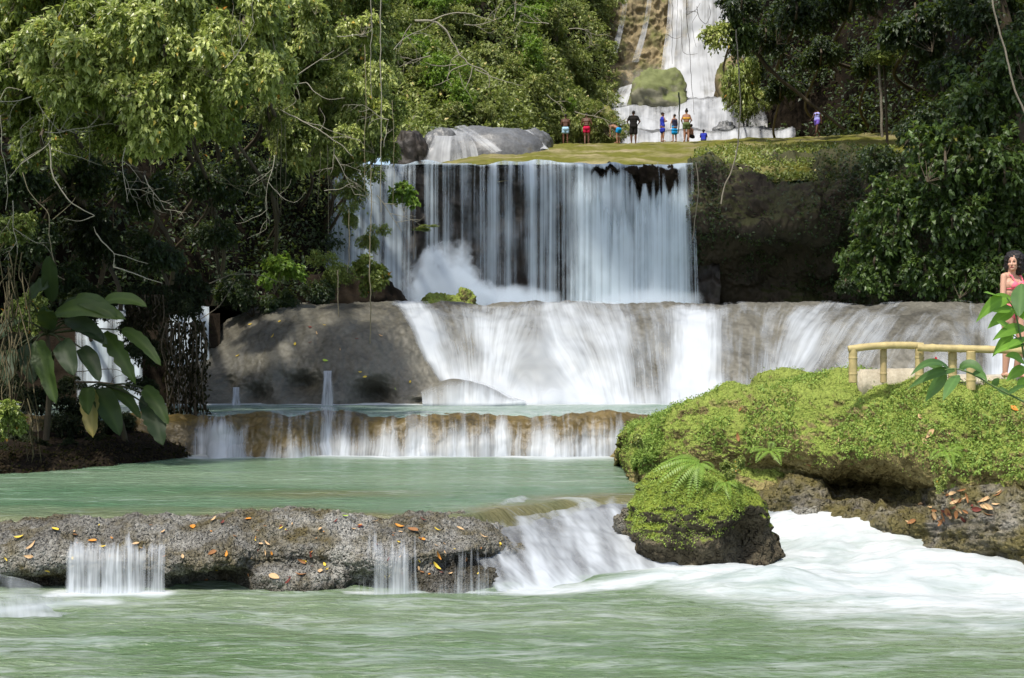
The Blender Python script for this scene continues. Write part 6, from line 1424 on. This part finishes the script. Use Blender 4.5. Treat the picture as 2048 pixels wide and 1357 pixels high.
    if hair == 'short': hs_ = [ellipsoid(hp_(0, .026, .048), (.083, .095, .088), rot=rot)]
    elif hair == 'bun': hs_ = [ellipsoid(hp_(0, .028, .045), (.086, .096, .09), rot=rot), ellipsoid(hp_(0, .075, .135), (.05, .05, .045), rot=rot)]
    elif hair == 'puff': hs_ = [ellipsoid(hp_(0, .065, .05), (.14, .135, .13), rot=rot), ellipsoid(hp_(0, .10, -.04), (.15, .12, .14), rot=rot), ellipsoid(hp_(-.08, .06, -.02), (.05, .09, .11), rot=rot), ellipsoid(hp_(.08, .06, -.02), (.05, .09, .11), rot=rot), ellipsoid(hp_(.15, .09, .045), (.05, .05, .05), rot=rot)]
    else: hs_ = [ellipsoid(hp_(0, .05, .04), (.10, .10, .10), rot=rot)]
    fuse('hair', hs_, M_hair, root, voxel, 2, nz)
    grow = lambda shp, g: shp
    def seg(a, b_, ra, rb, t0=0.0, t1=1.0):
        A_, B_ = J[a] * (1 - t0) + J[b_] * t0, J[a] * (1 - t1) + J[b_] * t1; return capsule(A_, B_, ra, rb)
    for kind, mat, nm in clothes:
        S = []
        if kind in ('shorts', 'longshorts', 'briefs'):
            t1 = {'shorts': .42, 'longshorts': .8, 'briefs': .06}[kind]; g = .016 if kind != 'briefs' else .007
            S = [capsule(J['pel'] - hs * .075 + [0, 0, -.005], J['pel'] + hs * .075 + [0, 0, -.005], .105 * b + g, .105 * b + g), capsule(J['pel'] + [0, .03, -.03] - hs * .07, J['pel'] + [0, .03, -.03] + hs * .07, .10 * b + g, .10 * b + g)]
            S += [seg('hp' + s_, 'kn' + s_, .092 * b + g, (.085 if kind != 'briefs' else .09) * b + g, 0, t1) for s_ in 'LR']
        elif kind == 'skirt':
            S = [capsule(J['pel'] - hs * .08, J['pel'] + hs * .08, .122 * b, .122 * b), capsule(J['pel'] - hs * .09 + [0, 0, -.2], J['pel'] + hs * .09 + [0, 0, -.2], .135 * b, .135 * b), capsule(J['pel'] - hs * .09 + [0, 0, -.36], J['pel'] + hs * .09 + [0, 0, -.36], .13 * b, .13 * b)]
        elif kind in ('top', 'shirt', 'dress'):
            g = .012; S = [capsule(J['waist'] - side * .06, J['waist'] + side * .06, .10 * b + g, .10 * b + g), capsule(J['chest'] - side * .09, J['chest'] + side * .09, .108 * b + g, .108 * b + g), capsule(J['chest'] * .5 + J['waist'] * .5 - side * .07, J['chest'] * .5 + J['waist'] * .5 + side * .07, .102 * b + g, .102 * b + g),
                 capsule(J['pel'] * .6 + J['waist'] * .4 - hs * .07, J['pel'] * .6 + J['waist'] * .4 + hs * .07, .108 * b + g, .108 * b + g)]
            if kind != 'top': S += [capsule(J['chest'] * .35 + J['neck'] * .65 - side * .10, J['chest'] * .35 + J['neck'] * .65 + side * .10, .066 * b + g, .066 * b + g)]
            if kind == 'shirt': S += [seg('sh' + s_, 'el' + s_, .055 * b + g, .05 * b + g, 0, .6) for s_ in 'LR']
            if kind == 'dress': S += [capsule(J['pel'] - hs * .08, J['pel'] + hs * .08, .122 * b, .122 * b), capsule(J['pel'] - hs * .07 + [0, 0, -.22], J['pel'] + hs * .07 + [0, 0, -.22], .135 * b, .135 * b), capsule(J['pel'] - hs * .07 + [0, 0, -.30], J['pel'] + hs * .07 + [0, 0, -.30], .13 * b, .13 * b)]
        elif kind == 'bikini':
            S = [ellipsoid(J['chest'] + side * s_ * .072 + np.array([0, -.100, -.012]), (.064, .058, .060)) for s_ in (-1, 1)]
            ring_ = [J['chest'] + [0, 0, -.055] + side * (.155 * math.cos(a)) + np.array([0, .118 * math.sin(a), 0]) for a in np.linspace(0, 2 * math.pi, 20)]
            S += [capsule(ring_[i], ring_[i + 1], .014, .014) for i in range(19)]
            S += [capsule(J['chest'] + side * s_ * .085 + np.array([0, -.13, .03]), J['chest'] + side * s_ * .10 + np.array([0, -.08, .125]), .010, .010) for s_ in (-1, 1)]
            S += [capsule(J['chest'] + side * s_ * .10 + np.array([0, -.08, .125]), J['chest'] + side * s_ * .11 + np.array([0, .03, .155]), .010, .010) for s_ in (-1, 1)]
        elif kind == 'band':
            S = [capsule(J['chest'] + [0, 0, -.05] - side * .08, J['chest'] + [0, 0, -.05] + side * .08, .115 * b, .115 * b)]
        elif kind == 'cap':
            S = [ellipsoid(hp_(0, .02, .075), (.09, .10, .06), rot=rot), ellipsoid(hp_(0, -.09, .065), (.07, .07, .012), rot=rot)]
        fuse(nm, S, mat, root, voxel, 2)
    return tag(root, label, 'person', group)

def feet(px, py, d): return W(px, py, d)
B = math.pi   # turned away from the camera
C_lb = cloth('light_blue_cloth', (0.35, 0.55, 0.70)); C_red = cloth('crimson_cloth', (0.45, 0.01, 0.05)); C_blk = cloth('black_cloth', (0.015, 0.013, 0.012)); C_blue = cloth('royal_blue_cloth', (0.025, 0.04, 0.35)); C_tq = cloth('turquoise_cloth', (0.01, 0.25, 0.55))
C_yel = cloth('yellow_cloth', (0.65, 0.35, 0.05)); C_olv = cloth('olive_cloth', (0.10, 0.13, 0.05)); C_navy = cloth('navy_cloth', (0.03, 0.03, 0.06)); C_pur = cloth('purple_cloth', (0.16, 0.10, 0.45)); C_pink = cloth('coral_pink_cloth', (0.90, 0.16, 0.22)); C_white = cloth('lilac_white_cloth', (0.35, 0.35, 0.75))
fold_arms = dict(elL=(.25, -.02, 1.14), elR=(-.25, -.02, 1.14), wrL=(.12, -.20, 1.16), wrR=(-.12, -.20, 1.18))
PD_ = 72.0
person(feet(1131, 291, PD_), B, 1.72, SK_D, 'shirtless person in light blue shorts, leftmost bather on the mossy ridge', pose=fold_arms, clothes=[('shorts', C_lb, 'shorts')])
person(feet(1173, 291, PD_), B - .2, 1.78, SK_D, 'shirtless person in crimson shorts with one foot forward on the mossy ridge', pose=dict(elL=(.28, -.02, 1.14), elR=(-.28, 0, 1.14), wrL=(.16, -.20, 1.05), wrR=(-.18, -.18, 1.05), anL=(.06, .18, .10), ftL=(.06, .05, .03), knL=(.08, .03, .49)), clothes=[('shorts', C_red, 'shorts')])
person(feet(1236, 287, PD_), B + .9, 1.65, SK_M, 'person bending forward in blue shorts left of the man in black', pose=dict(pel=(0, .05, .80), hpL=(.095, .05, .78), hpR=(-.095, .05, .78), waist=(0, -.08, .90), chest=(0, -.27, 1.0), neck=(0, -.42, 1.05), head=(0, -.55, 1.08), shL=(.17, -.36, 1.04), shR=(-.17, -.36, 1.04), elL=(.2, -.42, .76), elR=(-.2, -.42, .76), wrL=(.18, -.42, .52), wrR=(-.18, -.42, .52)), clothes=[('shorts', C_tq, 'shorts')])
person(feet(1267, 288, PD_), B, 1.82, SK_D, 'person all in black seen from behind against the white water', bulk=1.15, pose=dict(elL=(.33, 0, 1.16), elR=(-.33, 0, 1.16), wrL=(.26, -.18, 1.05), wrR=(-.26, -.18, 1.05)), clothes=[('shirt', C_blk, 'shirt'), ('longshorts', C_blk, 'trousers')])
person(feet(1325, 284, PD_), B - 1.2, 1.62, SK_M, 'person in a royal blue dress and dark cap standing sideways', female=True, pose=dict(elL=(.2, -.06, 1.16), wrL=(.1, -.2, 1.22), elR=(-.2, -.06, 1.16), wrR=(-.1, -.2, 1.22)), clothes=[('dress', C_blue, 'dress'), ('cap', C_blk, 'cap')], hair='short')
person(feet(1349, 284, PD_), B + .5, 1.52, SK_M, 'person in a dark top with a turquoise wrap round the hips', female=True, pose=dict(elL=(.24, -.04, 1.12), wrL=(.14, -.2, 1.0)), clothes=[('top', C_navy, 'top'), ('skirt', C_tq, 'wrap')])
person(feet(1373, 283, PD_), B, 1.76, SK_M, 'person with a hair bun, yellow bikini top and olive shorts seen from behind', female=True, bulk=1.12, pose=dict(elL=(.27, -.02, 1.14), elR=(-.27, -.02, 1.14), wrL=(.2, -.16, 1.0), wrR=(-.2, -.16, 1.0)), clothes=[('band', C_yel, 'bikini_top'), ('shorts', C_olv, 'shorts')], hair='bun')
sit = dict(pel=(0, .05, .16), hpL=(.095, .03, .15), hpR=(-.095, .03, .15), waist=(0, .02, .32), chest=(0, -.04, .52), neck=(0, -.05, .69), head=(0, -.08, .83), shL=(.17, -.04, .64), shR=(-.17, -.04, .64), elL=(.24, -.16, .42), elR=(-.24, -.16, .42), wrL=(.16, -.34, .46), wrR=(-.16, -.34, .46), knL=(.14, -.38, .48), knR=(-.14, -.38, .48), anL=(.12, -.48, .09), anR=(-.12, -.48, .09), ftL=(.12, -.64, .03), ftR=(-.12, -.64, .03))
squat = dict(sit, **{k: tuple(np.array(v) + [0, 0, .18]) for k, v in sit.items() if k[:2] not in ('an', 'ft')})
person(feet(1383, 284, PD_ + .5), B + .7, 1.5, SK_M, 'child with black hair crouching beside the person in the yellow bikini top', pose=squat, clothes=[('shorts', C_blk, 'shorts')], hair='puff2')
person(feet(1407, 286, PD_ + .8), B - .2, 1.35, SK_M, 'child in a bright blue shirt sitting low at the edge of the pool', pose=sit, clothes=[('shirt', C_blue, 'shirt'), ('shorts', C_navy, 'shorts')], hair='puff2')
person(feet(1634, 274, 70.5), -.9, 1.62, SK_D, 'person in lilac top and purple shorts walking in the shade along the ridge', female=True, pose=dict(knL=(.10, -.14, .50), anL=(.10, -.24, .10), ftL=(.10, -.40, .04), knR=(-.10, .10, .50), anR=(-.10, .34, .14), ftR=(-.10, .22, .04), elL=(.2, .12, 1.13), elR=(-.2, -.1, 1.13), wrR=(-.2, -.28, 1.0), wrL=(.2, .12, .9)), clothes=[('top', C_white, 'top'), ('shorts', C_pur, 'shorts')])
person(W(2023, 757, 17.35), .55, 1.66, SK_L, 'person in a coral pink bikini with loose black hair behind the bamboo rail', female=True, voxel=.006, detail=True, head_turn=-1.15,
       pose=dict(elR=(-.21, -.02, 1.13), wrR=(-.27, -.10, .88), elL=(.22, -.02, 1.13), wrL=(.24, -.16, .92), knL=(.10, -.10, .50), head=(-.01, -.04, 1.59)), clothes=[('bikini', C_pink, 'bikini_top'), ('briefs', C_pink, 'bikini_briefs')], hair='puff')
bpy.context.view_layer.update()
